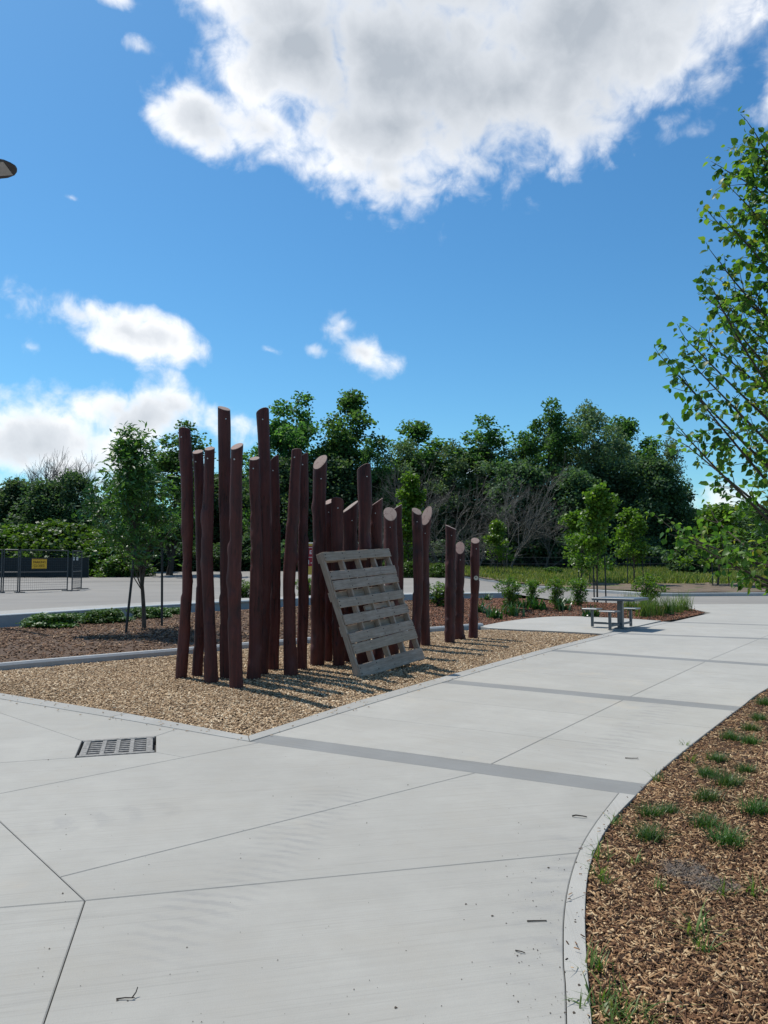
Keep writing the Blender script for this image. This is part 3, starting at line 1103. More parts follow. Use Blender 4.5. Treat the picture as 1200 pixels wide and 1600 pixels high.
# log bed
bed1 = [(p[0], p[1]) for p in LEFT_ARM[:3][::-1]] + [(p[0], p[1]) for p in RIGHT_ARM[1:5]] + [(p[0], p[1]) for p in pad_front] + [(p[0], p[1]) for p in BACK[1:-1][::-1]]


def z_bed1(xy):
    e = edge_dist(bed1, xy)
    return -0.03 + 0.035 * sstep(0, 0.7, e) + 0.016 * noise2(xy[:, 0], xy[:, 1], 3) * sstep(0, 0.5, e)


bed_sheet('chip_bed', bed1, z_bed1, M['chip_base'], 0.3)
tag(chips('wood_chips', bed1, z_bed1, 85000, (0.018, 0.042), (0.009, 0.019), (0.003, 0.007), M['chips'], 11, 0.4, power=9.0),
    'loose pale tan wood chips covering the bed under the logs', 'wood chips', kind='stuff')

# planting bed behind
bed2 = [(-12.5, 13.2), (-10.3, 13.0), (-6.55, 10.42)] + [(p.x, p.y + 0.02) for p in bk[1:]] + [(p.x, p.y + 0.02) for p in pd[1:]] + \
    [gp(1035, 970), gp(1068, 964.5), gp(1101, 957), gp(1085, 951), gp(1000, 946), gp(900, 941), (5.9, 32.9)] + [(p.x, p.y) for p in wl[::-1] if p.x > -12.5]


def z_bed2(xy):
    e = edge_dist(bed2, xy)
    return -0.02 + 0.16 * sstep(0, 2.2, e) + 0.02 * noise2(xy[:, 0], xy[:, 1], 5) * sstep(0, 0.5, e)


def bz2(x, y):
    return float(z_bed2(np.array([[x, y]]))[0])


bed_sheet('planting_bed', bed2, z_bed2, M['soil'], 0.5)
half_l = clip(bed2, (1.0, 10), (1.6, 40), True)
half_r = clip(bed2, (1.0, 10), (1.6, 40), False)
tag(chips('brown_mulch', half_l, z_bed2, 30000, (0.035, 0.075), (0.018, 0.035), (0.004, 0.012), M['mulch_dark'], 12, 0.4, up=0.004),
    'brown bark mulch around the staked tree and junipers', 'mulch', kind='stuff')
tag(chips('red_mulch', half_r, z_bed2, 24000, (0.04, 0.085), (0.02, 0.04), (0.004, 0.014), M['mulch_red'], 13, 0.4, up=0.004),
    'reddish fresh mulch around the shrubs behind the table', 'mulch', kind='stuff')

# right-hand bed
bed3 = [(p.x, p.y) for p in be] + [(30, 29.6), (30, -3)]


def z_bed3(xy):
    e = edge_dist(bed3[:len(be)] + [(30, 29.6), (30, -3)], xy)
    return -0.022 + 0.055 * sstep(0, 1.0, e) + 0.02 * noise2(xy[:, 0], xy[:, 1], 9) * sstep(0, 0.4, e)


def bz3(x, y):
    return float(z_bed3(np.array([[x, y]]))[0])


def on_bed3(px, py):
    z = 0.0
    for _ in range(4):
        p = G(px, py, z)
        z = bz3(p.x, p.y)
    return Vector((p.x, p.y, z))


near3 = clip(clip(bed3, (0, 11.0), (30, 11.0), False), (0, 0.8), (30, 0.8), True)
near3 = clip(near3, (0.75, 0.0), (0.75 + 0.62 * 12, 12.0), True)
bed_sheet('mulch_bed', bed3, z_bed3, M['soil'], 0.5)
tag(chips('mulch_chunks', near3, z_bed3, 30000, (0.018, 0.045), (0.006, 0.014), (0.003, 0.007), M['mulch'], 14, 0.40, power=3.2),
    'larger brown and tan chunks in the right-hand mulch bed', 'mulch', kind='stuff')
tag(chips('shredded_mulch', near3, z_bed3, 75000, (0.022, 0.06), (0.0025, 0.006), (0.002, 0.004), M['mulch'], 15, 0.42, power=3.2, up=0.002),
    'fine shredded brown mulch in the right-hand bed', 'mulch', kind='stuff')

# ------------------------------------------------------------------ log posts
# base px, top px, width at base / top in px, slope of the saw cut (right, away), bow, label
LOGS = [
    ((283, 1061), (290, 673), 16, 17, (0.05, -0.35), 0.05, 'tall dark red log post at the far left of the group'),
    ((308, 1057), (309.5, 706), 16, 14.5, (0.1, 0.55), 0.05, 'slim dark log post, second from the left, flat pale top'),
    ((331, 1067), (328, 701), 20, 15, (0.05, 0.5), -0.04, 'third log post from the left, thick at its foot'),
    ((352, 1060), (349.5, 639), 19, 17, (-0.30, 0.40), 0.03, 'tallest log post of all, its cut sloping down to the right'),
    ((364, 1051), (365, 719), 14, 13, (0.3, -0.3), 0.0, 'thin log post almost hidden behind the nearest log'),
    ((370.5, 1076), (370, 698), 20, 18, (0.30, 0.62), -0.03, 'nearest log post with oval pale cut facing the plaza'),
    ((395, 1062), (399, 717), 20, 15, (0.1, 0.5), 0.02, 'log post just left of the second tallest post'),
    ((411, 1054), (410, 643), 18, 17, (0.35, -0.35), 0.03, 'second tallest log post, its cut rising to the right'),
    ((427, 1047), (429.5, 719), 17, 15, (0.85, -0.35), 0.0, 'dark log post with sharply slanted tip beside the second tallest'),
    ((456, 1056), (463, 704), 20, 15.5, (0.05, -0.25), -0.05, 'log post leaning right with flat unlit top'),
    ((472, 1047), (475, 712), 16, 14, (0.55, -0.1), 0.0, 'log post tucked behind the right-leaning post'),
    ((494, 1041), (500, 722), 21, 19, (0.60, 1.05), 0.02, 'log post with big bright oval cut left of the pallet'),
    ((510, 1034), (515, 784), 15, 15, (0.35, 0.5), 0.0, 'short log post with pale cut edge behind the pallet corner'),
    ((528, 1042), (528, 783), 18, 17, (-0.15, -0.55), 0.0, 'short rounded log post behind the top left of the pallet'),
    ((545, 1034), (547, 792), 20, 22, (0.72, 0.30), 0.0, 'broad log post with steep pale slanted cut behind the pallet'),
    ((569, 1038.5), (569, 731), 19, 19, (0.45, -0.35), 0.0, 'tall log post rising above the middle of the pallet'),
    ((590, 1034.5), (589, 785), 17, 17, (0.70, 0.12), 0.0, 'log post with slanted tip right of the tall one behind the pallet'),
    ((612, 1023), (610, 803), 20, 20, (-0.08, 1.05), 0.0, 'log post with reddish oval cut above the pallet right corner'),
    ((622, 1012), (621, 793), 15, 14, (0.6, 0.1), 0.0, 'log post half hidden behind the reddish oval cut'),
    ((647, 1014), (652.5, 799), 15, 13.5, (-0.35, 0.75), 0.03, 'slim leaning log post right of the pallet'),
    ((666, 1009), (667, 806), 15, 15.5, (0.85, 1.45), -0.06, 'log post with steep pale oval cut right of the pallet'),
    ((703, 1005), (704, 824), 16, 15, (-0.45, 0.15), 0.0, 'tallest of the three separate log posts on the right'),
    ((719, 1000), (719, 856), 16, 14, (0.15, 1.3), -0.03, 'shortest log post with round pale cut facing the plaza'),
    ((740, 998), (742, 845), 13.5, 12.5, (0.0, 0.75), 0.0, 'rightmost slim log post with a round white disc'),
]


def make_log(i, spec):
    (bx, by), (tx, ty), wb, wt, (sx, sy), bow, label = spec
    r = np.random.default_rng(100 + i)
    base = G(bx, by, 0.0)
    top = D(tx, ty, base.y)
    H = top.z
    rb, rt = 1.1 * wb * base.y / FPX / 2, 1.1 * wt * base.y / FPX / 2
    root = empty('log_post', (base.x, base.y, 0))
    tag(root, label, 'log post', 'stained log posts standing in the chip bed')
    n, rings = 20, 66
    lean = top.x - base.x
    ph = r.uniform(0, 6.28, 8)
    knots = [(r.uniform(0.1, 0.9), r.uniform(0, 6.28), r.uniform(0.10, 0.26), r.uniform(0.05, 0.10)) for _ in range(7)]
    notches = [(r.uniform(0.10, 0.75), r.uniform(-3.4, 0.3), r.uniform(0.12, 0.24)) for _ in range(7)]
    cx = lambda t: lean * t + bow * math.sin(math.pi * t) + 0.010 * math.sin(5 * t + ph[0]) + 0.004 * math.sin(13 * t + ph[1])
    cy = lambda t: 0.02 * math.sin(3.5 * t + ph[2])
    V = []
    zb = -0.12
    for j in range(rings + 1):
        t = j / rings
        R0 = rb + (rt - rb) * (t ** 0.8)
        R0 *= 1 + 0.05 * math.sin(9 * t + ph[3]) + 0.025 * math.sin(23 * t + ph[4])
        z0 = zb + (H - zb) * t
        for k in range(n):
            a_ = 2 * math.pi * k / n
            rr_ = R0 * (1 + 0.035 * math.sin(2 * a_ + ph[5] + 2 * t) + 0.02 * math.sin(3 * a_ + ph[6] - 4 * t))
            for (kt, ka, kh, kw) in knots:
                da = (a_ - ka + math.pi) % (2 * math.pi) - math.pi
                rr_ += R0 * kh * math.exp(-((t - kt) * H / kw) ** 2 - (da / 0.4) ** 2)
            for (kt, ka, kd) in notches:              # bark-hewn steps: the surface drops above each mark
                da = (a_ - ka + math.pi) % (2 * math.pi) - math.pi
                if 0 <= t - kt < 0.16 and abs(da) < 1.0:
                    rr_ -= R0 * kd * (1 - (t - kt) / 0.16) * (1 - (da / 1.0) ** 2)
            x = rr_ * math.cos(a_)
            y = rr_ * math.sin(a_)
            z = z0
            w = max(0.0, (t - 0.86) / 0.14)
            if w > 0:
                z += (sx * x + sy * y) * w
            V.append((cx(t) + x, cy(t) + y, z))
    F = [(j * n + k, j * n + (k + 1) % n, (j + 1) * n + (k + 1) % n, (j + 1) * n + k) for j in range(rings) for k in range(n)]
    body = MB()
    body.add(V, F)
    body.build('shaft', M['log'], root, smooth=True)
    # sawn end, a thin disc with its own rim, set on the slope
    tv = [Vector(V[rings * n + k]) for k in range(n)]
    c_ = sum(tv, Vector()) / n
    nrm = Vector((-sx, -sy, 1)).normalized()
    mb = MB()
    loc = [p - c_ for p in tv]
    ring0 = [tuple(p) for p in loc]
    ring1 = [tuple(p * 0.965 + nrm * 0.006) for p in loc]
    ring2 = [tuple(p * 0.5 + nrm * 0.0075) for p in loc]
    mb.add(ring0 + ring1 + ring2 + [tuple(nrm * 0.008)],
           [(k, (k + 1) % n, n + (k + 1) % n, n + k) for k in range(n)] +
           [(n + k, n + (k + 1) % n, 2 * n + (k + 1) % n, 2 * n + k) for k in range(n)] +
           [(2 * n + k, 2 * n + (k + 1) % n, 3 * n) for k in range(n)])
    e = mb.build('sawn_end', M['endgrain'], root)
    e.location = c_
    # small bright nail tag under the top, on the side facing the plaza
    ang = -math.pi / 2 + r.uniform(-0.35, 0.45)
    tz = H - 0.10 - (abs(sx) + max(0, sy)) * rt
    tt_ = (tz - zb) / (H - zb)
    rad_ = (rb + (rt - rb) * tt_ ** 0.8) * 1.10
    p = Vector((cx(tt_) + rad_ * math.cos(ang), cy(tt_) + rad_ * math.sin(ang), tz))
    dn = Vector((math.cos(ang), math.sin(ang), 0))
    MB().tube([p - dn * 0.02, p + dn * 0.004], 0.0085, 8).build('nail_tag', M['alu'], root)
    if i == 23:
        q = G(742, 903, 0)
        zc = D(742, 903, base.y).z
        tt_ = (zc - zb) / (H - zb)
        rad_ = rb + (rt - rb) * tt_
        pc = Vector((cx(tt_) + 0.01, -rad_ * 1.08, zc))
        dsc = MB().tube([pc + Vector((0, 0.03, 0)), pc + Vector((0, -0.006, 0))], 0.046, 20).build('marker_disc', M['tag_white'], root)
        dsc["label"] = 'round cream marker disc'
        pc2 = pc + Vector((-0.004, -0.008, 0.012))
        MB().tube([pc2 + Vector((0, 0.004, 0)), pc2 + Vector((0, -0.003, 0))], 0.012, 10).build('dot', M['log'], dsc)
    return root


for i, s_ in enumerate(LOGS):
    make_log(i, s_)

# ------------------------------------------------------------------ pallet leaning on the logs
PB = G(566, 1061, -0.005)
pw = Vector((0.53, 0.85, 0.045)).normalized()
pn0 = Vector((-0.85, 0.53, 0)).normalized()
ptl = PB + pn0 * 0.613 + Vector((0, 0, 1.71))
pl = (ptl - PB)
pl = (pl - pw * pl.dot(pw)).normalized()
pn = pw.cross(pl).normalized()                        # out of the front face
if pn.y > 0:
    pn = -pn
PW, PL = 1.75, 1.82
pal = empty('wooden_pallet')
pal.matrix_world = Matrix(((pw.x, pl.x, pn.x, PB.x), (pw.y, pl.y, pn.y, PB.y), (pw.z, pl.z, pn.z, PB.z), (0, 0, 0, 1)))
tag(pal, 'weathered grey wooden pallet leaning against the log posts', 'pallet')
pr = np.random.default_rng(5)


def board(name, cx_, cy_, cz_, lx_, ly_, lz_, rot=0.0, parent=None, warp=0.004):
    """board centred at the origin of its own object, grain along x"""
    bm = bmesh.new()
    bmesh.ops.create_cube(bm, size=1.0)
    for v in bm.verts:
        v.co = Vector((v.co.x * lx_, v.co.y * ly_, v.co.z * lz_))
    bmesh.ops.subdivide_edges(bm, edges=[e for e in bm.edges if abs(e.verts[0].co.x - e.verts[1].co.x) > 0.5 * lx_], cuts=7)
    bmesh.ops.bevel(bm, geom=[e for e in bm.edges if e.calc_face_angle(0) > 1.0], offset=0.003, segments=1, affect='EDGES')
    p = pr.uniform(0, 6.28, 4)
    for v in bm.verts:
        u = v.co.x / lx_
        v.co.z += warp * math.sin(3 * u + p[0])
        v.co.y += warp * math.sin(5 * u + p[1]) * (1 if v.co.y > 0 else 0.6) + 0.3 * warp * math.sin(31 * u + p[2])
    me = bpy.data.meshes.new(name)
    bm.to_mesh(me)
    bm.free()
    me.materials.append(M['board'])
    o = obj(name, me, parent or pal)
    o.location = (cx_, cy_, cz_)
    o.rotation_euler = (0, 0, rot)
    return o


SD, ST, STW = 0.02, 0.085, 0.042                      # slat thickness, stringer depth, stringer width
for k in range(5):
    x = STW / 2 + (PW - STW) * k / 4
    o = board('stringer', x, PL / 2, -SD - ST / 2, PL, STW, ST, R(90), warp=0.002)
SL = [(0.0, .074), (.157, .226), (.232, .309), (.378, .452), (.507, .585), (.650, .728), (.733, .811), (.894, .993)]
nail_me = MB().tube([(0, 0, -0.004), (0, 0, 0.0025)], 0.0075, 7).mesh('nail', M['nail'])
for k, (f0, f1) in enumerate(SL):
    y = PL * (1 - (f0 + f1) / 2)
    ext = pr.uniform(-0.015, 0.02)
    sl = board('slat', PW / 2 + 0.012 + ext / 2, y, -SD / 2, PW + ext - 0.004, PL * (f1 - f0), SD, pr.uniform(-0.006, 0.006))
    for q in range(5):
        for w in (-1, 1):
            nn_ = obj('nail', nail_me, sl)
            nn_.location = (-PW / 2 + STW / 2 + (PW - STW) * q / 4 + pr.uniform(-.01, .01), w * PL * (f1 - f0) * 0.25 + pr.uniform(-.012, .012), SD / 2 + 0.001)
for f in (0.035, 0.345, 0.62, 0.95):
    board('back_board', PW / 2, PL * (1 - f), -SD - ST - SD / 2 - 0.001, PW, 0.13, SD)
board('short_board', PW * 0.62, PL * (1 - 0.478), -SD - 0.05, PW * 0.46, 0.075, 0.03)

# ------------------------------------------------------------------ storm drain grate
gr = empty('drain_grate', (dc.x, dc.y, 0), math.atan2(dr_x.y, dr_x.x))
tag(gr, 'square cast iron storm drain grate set in the concrete', 'drain grate')
mb = MB()
mb.box((0, 0.275, -0.03), (0.60, 0.05, 0.07), ch=0.004)
mb.box((0, -0.275, -0.03), (0.60, 0.05, 0.07), ch=0.004)
mb.box((-0.258, 0, -0.031), (0.055, 0.498, 0.07), ch=0.004)
mb.box((0.258, 0, -0.031), (0.055, 0.498, 0.07), ch=0.004)
mb.build('frame', M['cast'], gr)
for k in range(3):
    MB().box((-0.2295 + 0.459 * (k + 1) / 4 + 0, 0, -0.032), (0.036, 0.4985, 0.066), ch=0.003).build('cross_rib', M['cast'], gr)
for k in range(7):
    y = -0.2495 + 0.499 * (k + 0.5) / 7
    MB().box((0, y, -0.020), (0.4585, 0.032, 0.028), ch=0.003).build('bar', M['cast'], gr)
mb = MB()
mb.add([(-0.31, -0.31, -0.045), (0.31, -0.31, -0.045), (0.31, 0.31, -0.045), (-0.31, 0.31, -0.045),
        (-0.31, -0.31, -0.5), (0.31, -0.31, -0.5), (0.31, 0.31, -0.5), (-0.31, 0.31, -0.5)],
       [(0, 1, 5, 4), (1, 2, 6, 5), (2, 3, 7, 6), (3, 0, 4, 7), (4, 5, 6, 7)])
mb.build('pit', M['pit'], gr)

# ------------------------------------------------------------------ picnic table with three seats
tp = G(970, 982, 0.012)
ta = Vector((0.80, -0.60))
tb = empty('picnic_table', (tp.x, tp.y, 0.012), math.atan2(ta.y, ta.x))
tag(tb, 'dark grey steel table with three attached seats on the concrete pad', 'picnic table')
tb.scale = (0.94, 0.94, 0.96)
TT, TZ = 1.06, 0.76
mb = MB().box((0, 0, TZ - 0.018), (TT, TT, 0.03), ch=0.008)
mb.build('table_top', M['steel_top'], tb)
rim = MB()
for sx_, sy_, lx_, ly_ in ((0, 1, TT + 0.012, 0.02), (0, -1, TT + 0.012, 0.02), (1, 0, 0.02, TT - 0.03), (-1, 0, 0.02, TT - 0.03)):
    rim.box((sx_ * (TT / 2 - 0.002), sy_ * (TT / 2 - 0.002), TZ - 0.036), (lx_, ly_, 0.062), ch=0.006)
rim.build('rim', M['steel'], tb)
ped = MB().box((0, 0, 0.36), (0.13, 0.13, 0.70), ch=0.008)
ped.box((0, 0, 0.012), (0.24, 0.24, 0.02), ch=0.003)
ped.box((0, 0, 0.705), (0.4, 0.4, 0.02), ch=0.003)
ped.build('pedestal', M['steel'], tb)
for (dx_, dy_) in ((-1, 0), (0, -1), (0, 1)):
    cx_, cy_ = dx_ * 0.74, dy_ * 0.74
    st_ = MB().box((cx_, cy_, 0.455), (0.40, 0.40, 0.03), ch=0.008).build('seat', M['steel_top'], tb)
    MB().box((cx_, cy_, 0.226), (0.06, 0.06, 0.427), ch=0.004).build('seat_post', M['steel'], st_)
    L_ = 0.60
    MB().box((dx_ * (0.07 + L_ / 2 + 0.02), dy_ * (0.07 + L_ / 2 + 0.02), 0.11), ((L_ if dx_ else 0.045), (L_ if dy_ else 0.045), 0.05), ch=0.003).build('seat_arm', M['steel'], st_)

# ------------------------------------------------------------------ street lamp, only its head's tip is in view
LY = 19.0
tip = D(24.5, 262, LY)
lamp = empty('street_lamp', (tip.x - 1.75, LY + 0.25, float(lot_z(tip.x - 1.75, LY))))
tip.z -= lamp.location.z
tag(lamp, 'dark street lamp head poking in at the upper left', 'street lamp')
hx = 1.75
tilt = Matrix.Translation((hx, -0.25, tip.z)) @ Matrix.Rotation(R(-4), 4, 'Y') @ Matrix.Rotation(R(-9), 4, 'X')
prof = [(k * 1.7, w * 2.3) for k, w in [(0.0, 0.035), (-0.03, 0.075), (-0.10, 0.125), (-0.22, 0.16), (-0.45, 0.17), (-0.62, 0.12), (-0.70, 0.06)]]
V, F = [], []
for (x, w) in prof:
    h = 0.05 + 0.06 * min(1, -x / 0.5)
    for (yy, zz) in ((-w, 0), (-w * 0.95, h * 0.6), (-w * 0.4, h), (w * 0.4, h), (w * 0.95, h * 0.6), (w, 0)):
        V.append(tilt @ Vector((x, yy, zz)))
for i in range(len(prof) - 1):
    for j in range(6):
        F.append((i * 6 + j, i * 6 + (j + 1) % 6, (i + 1) * 6 + (j + 1) % 6, (i + 1) * 6 + j))
F += [tuple(range(6))[::-1], tuple((len(prof) - 1) * 6 + j for j in range(6))]
mb = MB()
mb.add(V, F)
mb.build('head', M['lampbody'], lamp)
MB().box((-0.50, 0, -0.006), (0.62, 0.52, 0.012), tilt, ch=0.003).build('lens', M['lens'], lamp)
MB().tube([(0, 0, tip.z + 0.05), (0.5, -0.07, tip.z + 0.06), (hx - 1.1, -0.235, tip.z + 0.06)], 0.04, 10).build('arm', M['lampbody'], lamp)
MB().tube([(0, 0, 0.02), (0, 0, 5), (0, 0, tip.z + 0.15)], [0.11, 0.09, 0.06], 14).build('pole', M['lampbody'], lamp, True)
MB().box((0, 0, 0.018), (0.36, 0.36, 0.026), ch=0.004).build('base_plate', M['lampbody'], lamp)


# ------------------------------------------------------------------ lettering
def lettering(name, body, size, mat, parent, Mx, ext=0.004):
    cu = bpy.data.curves.new(name, 'FONT')
    cu.body = body
    cu.size = size
    cu.extrude = ext
    cu.align_x = 'CENTER'
    cu.align_y = 'CENTER'
    tmp = bpy.data.objects.new(name + '_curve', cu)
    col.objects.link(tmp)
    dg = bpy.context.evaluated_depsgraph_get()
    me = bpy.data.meshes.new_from_object(tmp.evaluated_get(dg))
    bpy.data.objects.remove(tmp)
    bpy.data.curves.remove(cu)
    me.name = name
    me.materials.clear()
    me.materials.append(mat)
    o = obj(name, me, parent)
    o.matrix_local = Mx
    return o


FACE = Matrix.Rotation(R(90), 4, 'X')

# ------------------------------------------------------------------ temporary fence panels and the yellow sign
FY = []


def fence_panel(pa, pb, label, height=1.9):
    root = empty('fence_panel', pa, math.atan2(pb.y - pa.y, pb.x - pa.x))
    W = math.hypot(pb.x - pa.x, pb.y - pa.y)
    dz = pb.z - pa.z
    tag(root, label, 'fence', 'temporary wire fence panels on the lot')
    Z = lambda x: dz * x / W
    for x in (0.04, W - 0.04):
        MB().tube([(x, 0, Z(x)), (x, 0, Z(x) + height)], 0.028, 8).build('post', M['galv'], root)
    for z in (0.08, height * 0.47, height - 0.02):
        MB().tube([(0.04, 0, z + Z(0)), (W - 0.04, 0, z + Z(W))], 0.022, 6).build('rail', M['galv'], root)
    wv = MB()
    x = 0.15
    while x < W - 0.1:
        wv.tube([(x, 0, Z(x) + 0.08), (x, 0, Z(x) + height)], 0.0035, 3, False)
        x += 0.10
    z = 0.20
    while z < height:
        wv.tube([(0.04, 0.006, z), (W - 0.04, 0.006, z + dz)], 0.0045, 3, False)
        z += 0.11
    o = wv.build('wire_mesh', M['wire'], root)
    o["kind"] = "stuff"
    for x in (0.04, W - 0.04):
        MB().box((x, 0, Z(x) + 0.02), (0.12, 0.7, 0.035), ch=0.005).build('foot', M['galv'], root)
    return root


fp = [on_terrain(-75, 928, lot_z), on_terrain(3, 926.5, lot_z), on_terrain(29, 926, lot_z), on_terrain(106, 923.5, lot_z), on_terrain(127, 920, lot_z)]
fence_panel(fp[0], fp[1], 'wire fence panel cut off by the left edge of the picture')
fence_panel(fp[1], fp[2], 'narrow wire fence panel left of the yellow sign')
fp3 = fence_panel(fp[2], fp[3], 'wire fence panel carrying the yellow sign')
fp4 = fence_panel(fp[3] + Vector((0.06, 0.3, 0)), fp[4], 'narrow wire fence panel right of the yellow sign, angled away')
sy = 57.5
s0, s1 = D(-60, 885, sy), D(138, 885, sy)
dark_row = empty('dark_panel_row', ((s0.x + s1.x) / 2, sy, float(lot_z((s0.x + s1.x) / 2, sy))))  # row of near-black panels that makes the dark band below the vine mound
tag(dark_row, 'row of dark panels on posts at the foot of the bright vine mound', 'fence')
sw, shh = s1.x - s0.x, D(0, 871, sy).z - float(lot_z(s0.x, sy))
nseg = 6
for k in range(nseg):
    MB().box((-sw / 2 + sw * (k + 0.5) / nseg, 0, shh / 2), (sw / nseg - 0.03, 0.03, shh - 0.04), ch=0.005).build('dark_panel', M['panel_dark'], dark_row)
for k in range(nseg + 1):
    MB().tube([(-sw / 2 + sw * k / nseg, 0.04, -0.1), (-sw / 2 + sw * k / nseg, 0.04, shh + 0.05)], 0.03, 6).build('post', M['galv'], dark_row)
c0 = D(61.5, 881, fp[2].lerp(fp[3], 0.42).y - 0.06)
sg = empty('warning_sign', c0, math.atan2(fp[3].y - fp[2].y, fp[3].x - fp[2].x))
tag(sg, 'yellow rectangular sign hanging on the wire fence', 'sign')
MB().box((0, 0, 0), (0.72, 0.012, 0.44), ch=0.003).build('plate', M['yellow'], sg)
lettering('lettering', 'PARKING', 0.15, M['ink'], sg, Matrix.Translation((0, -0.009, 0.07)) @ FACE)
lettering('lettering', 'CLOSED', 0.15, M['ink'], sg, Matrix.Translation((0, -0.009, -0.09)) @ FACE)
for z in (-0.195, 0.195):
    MB().box((0, -0.008, z), (0.64, 0.005, 0.012)).build('border_line', M['ink'], sg)
for x in (-0.3, 0.3):
    MB().tube([(x, -0.01, 0.19), (x, 0.05, 0.24)], 0.008, 6).build('cable_tie', M['black'], sg)
tgc = D(118, 873, fp[4].y - 0.7)
mt = empty('paper_tags', tgc)
tag(mt, 'pair of small white tags on the fence right of the sign', 'tag')
for dx_ in (-0.09, 0.09):
    MB().box((dx_, 0, 0), (0.09, 0.01, 0.17), ch=0.002).build('paper_tag', M['white'], mt)

# red and yellow board seen through the gaps between the logs
by_ = 52.0
bl_, br_ = D(476, 898, by_), D(584, 898, by_)
W_ = br_.x - bl_.x
tz_ = D(530, 847.5, by_).z
zb_ = bl_.z
gz = float(lot_z((bl_.x + br_.x) / 2, by_))
bd = empty('advertising_board', ((bl_.x + br_.x) / 2, by_, gz))
tag(bd, 'red board in a yellow frame glimpsed between the log posts', 'sign')
hz = (zb_ + tz_) / 2 - gz
hh = tz_ - zb_
MB().box((0, 0.03, hz), (W_, 0.04, hh), ch=0.004).build('yellow_panel', M['yframe'], bd)
MB().box((0, 0.0, hz + hh * 0.075), (W_ - 0.16, 0.03, hh * 0.62), ch=0.004).build('red_panel', M['red'], bd)
MB().box((0, 0.0, hz + hh * 0.48), (W_, 0.03, 0.07), ch=0.003).build('white_edge', M['white'], bd)
for x in (-W_ / 2 + 0.04, W_ / 2 - 0.04):
    MB().box((x, 0.09, (hz + hh / 2) / 2), (0.09, 0.07, hz + hh / 2), ch=0.006).build('leg', M['yframe'], bd)
    MB().box((x, 0.1, 0.06), (0.25, 1.1, 0.1), ch=0.01).build('foot', M['galv'], bd)
bx0 = -W_ / 2 + 0.18
bxm = MB()
bxm.box((bx0, -0.02, hz + hh * 0.19), (0.025, 0.012, hh * 0.30))
bxm.box((bx0 + 0.35, -0.02, hz + hh * 0.34), (0.675, 0.012, 0.025))
bxm.box((bx0 + 0.35, -0.02, hz + hh * 0.04), (0.675, 0.012, 0.025))
bxm.build('box_outline', M['white'], bd)
lettering('lettering', 'E', 0.36, M['white'], bd, Matrix.Translation((bx0 + 0.22, -0.02, hz + hh * 0.19)) @ FACE)
lettering('lettering', '1-', 0.42, M['white'], bd, Matrix.Translation((bx0 + 0.16, -0.02, hz - hh * 0.12)) @ FACE)

# ------------------------------------------------------------------ vegetation generators


def leaf_quads(C, Lx, Wx, r, up=0.3, droop=0.0, fold=0.12, out=None):
    """leaf faces: centres C (n,3), lengths, widths; returns V, F (quads)"""
    n = len(C)
    nrm = r.normal(0, 1, (n, 3))
    nrm[:, 2] = np.abs(nrm[:, 2]) + up
    nrm /= np.linalg.norm(nrm, axis=1)[:, None]
    t = r.normal(0, 1, (n, 3))
    if out is not None:
        t += out * 1.2
    t[:, 2] -= droop
    t -= nrm * np.sum(t * nrm, axis=1)[:, None]
    t /= np.linalg.norm(t, axis=1)[:, None] + 1e-9
    s = np.cross(nrm, t)
    Lx = np.broadcast_to(Lx, n)[:, None]
    Wx = np.broadcast_to(Wx, n)[:, None]
    a = C - t * Lx * 0.5
    b_ = C + s * Wx * 0.5 + nrm * Wx * fold + t * Lx * -0.06
    c_ = C + t * Lx * 0.5
    d_ = C - s * Wx * 0.5 + nrm * Wx * fold + t * Lx * -0.06
    V = np.stack([a, b_, c_, d_], 1).reshape(-1, 3)
    F = (np.arange(n) * 4)[:, None] + np.array([0, 1, 2, 3])[None]
    return V, F


class Arr:
    def __init__(self):
        self.V, self.F, self.n = [], [], 0

    def add(self, V, F):
        V = np.asarray([tuple(p) for p in V]) if not isinstance(V, np.ndarray) else V
        self.V.append(V)
        self.F.append(np.asarray(F) + self.n)
        self.n += len(V)

    def mesh(self, name, mat, smooth=False):
        return fmesh(name, np.concatenate(self.V), [np.concatenate(self.F)], mat, smooth)


def limb(a, p0, p1, r0, r1, sides=5, seg=5, sag=0.0, wob=0.0, r=None):
    p0, p1 = Vector(p0), Vector(p1)
    mid = (p0 + p1) / 2 + Vector((0, 0, -sag))
    if r is not None and wob:
        mid += Vector(r.normal(0, wob, 3))
    pts, rad = [], []
    for i in range(seg + 1):
        t = i / seg
        pts.append(p0.lerp(mid, t).lerp(mid.lerp(p1, t), t))
        rad.append(r0 + (r1 - r0) * t)
    V, F = tube(pts, rad, sides, False)
    a.add(V, F)
    return pts


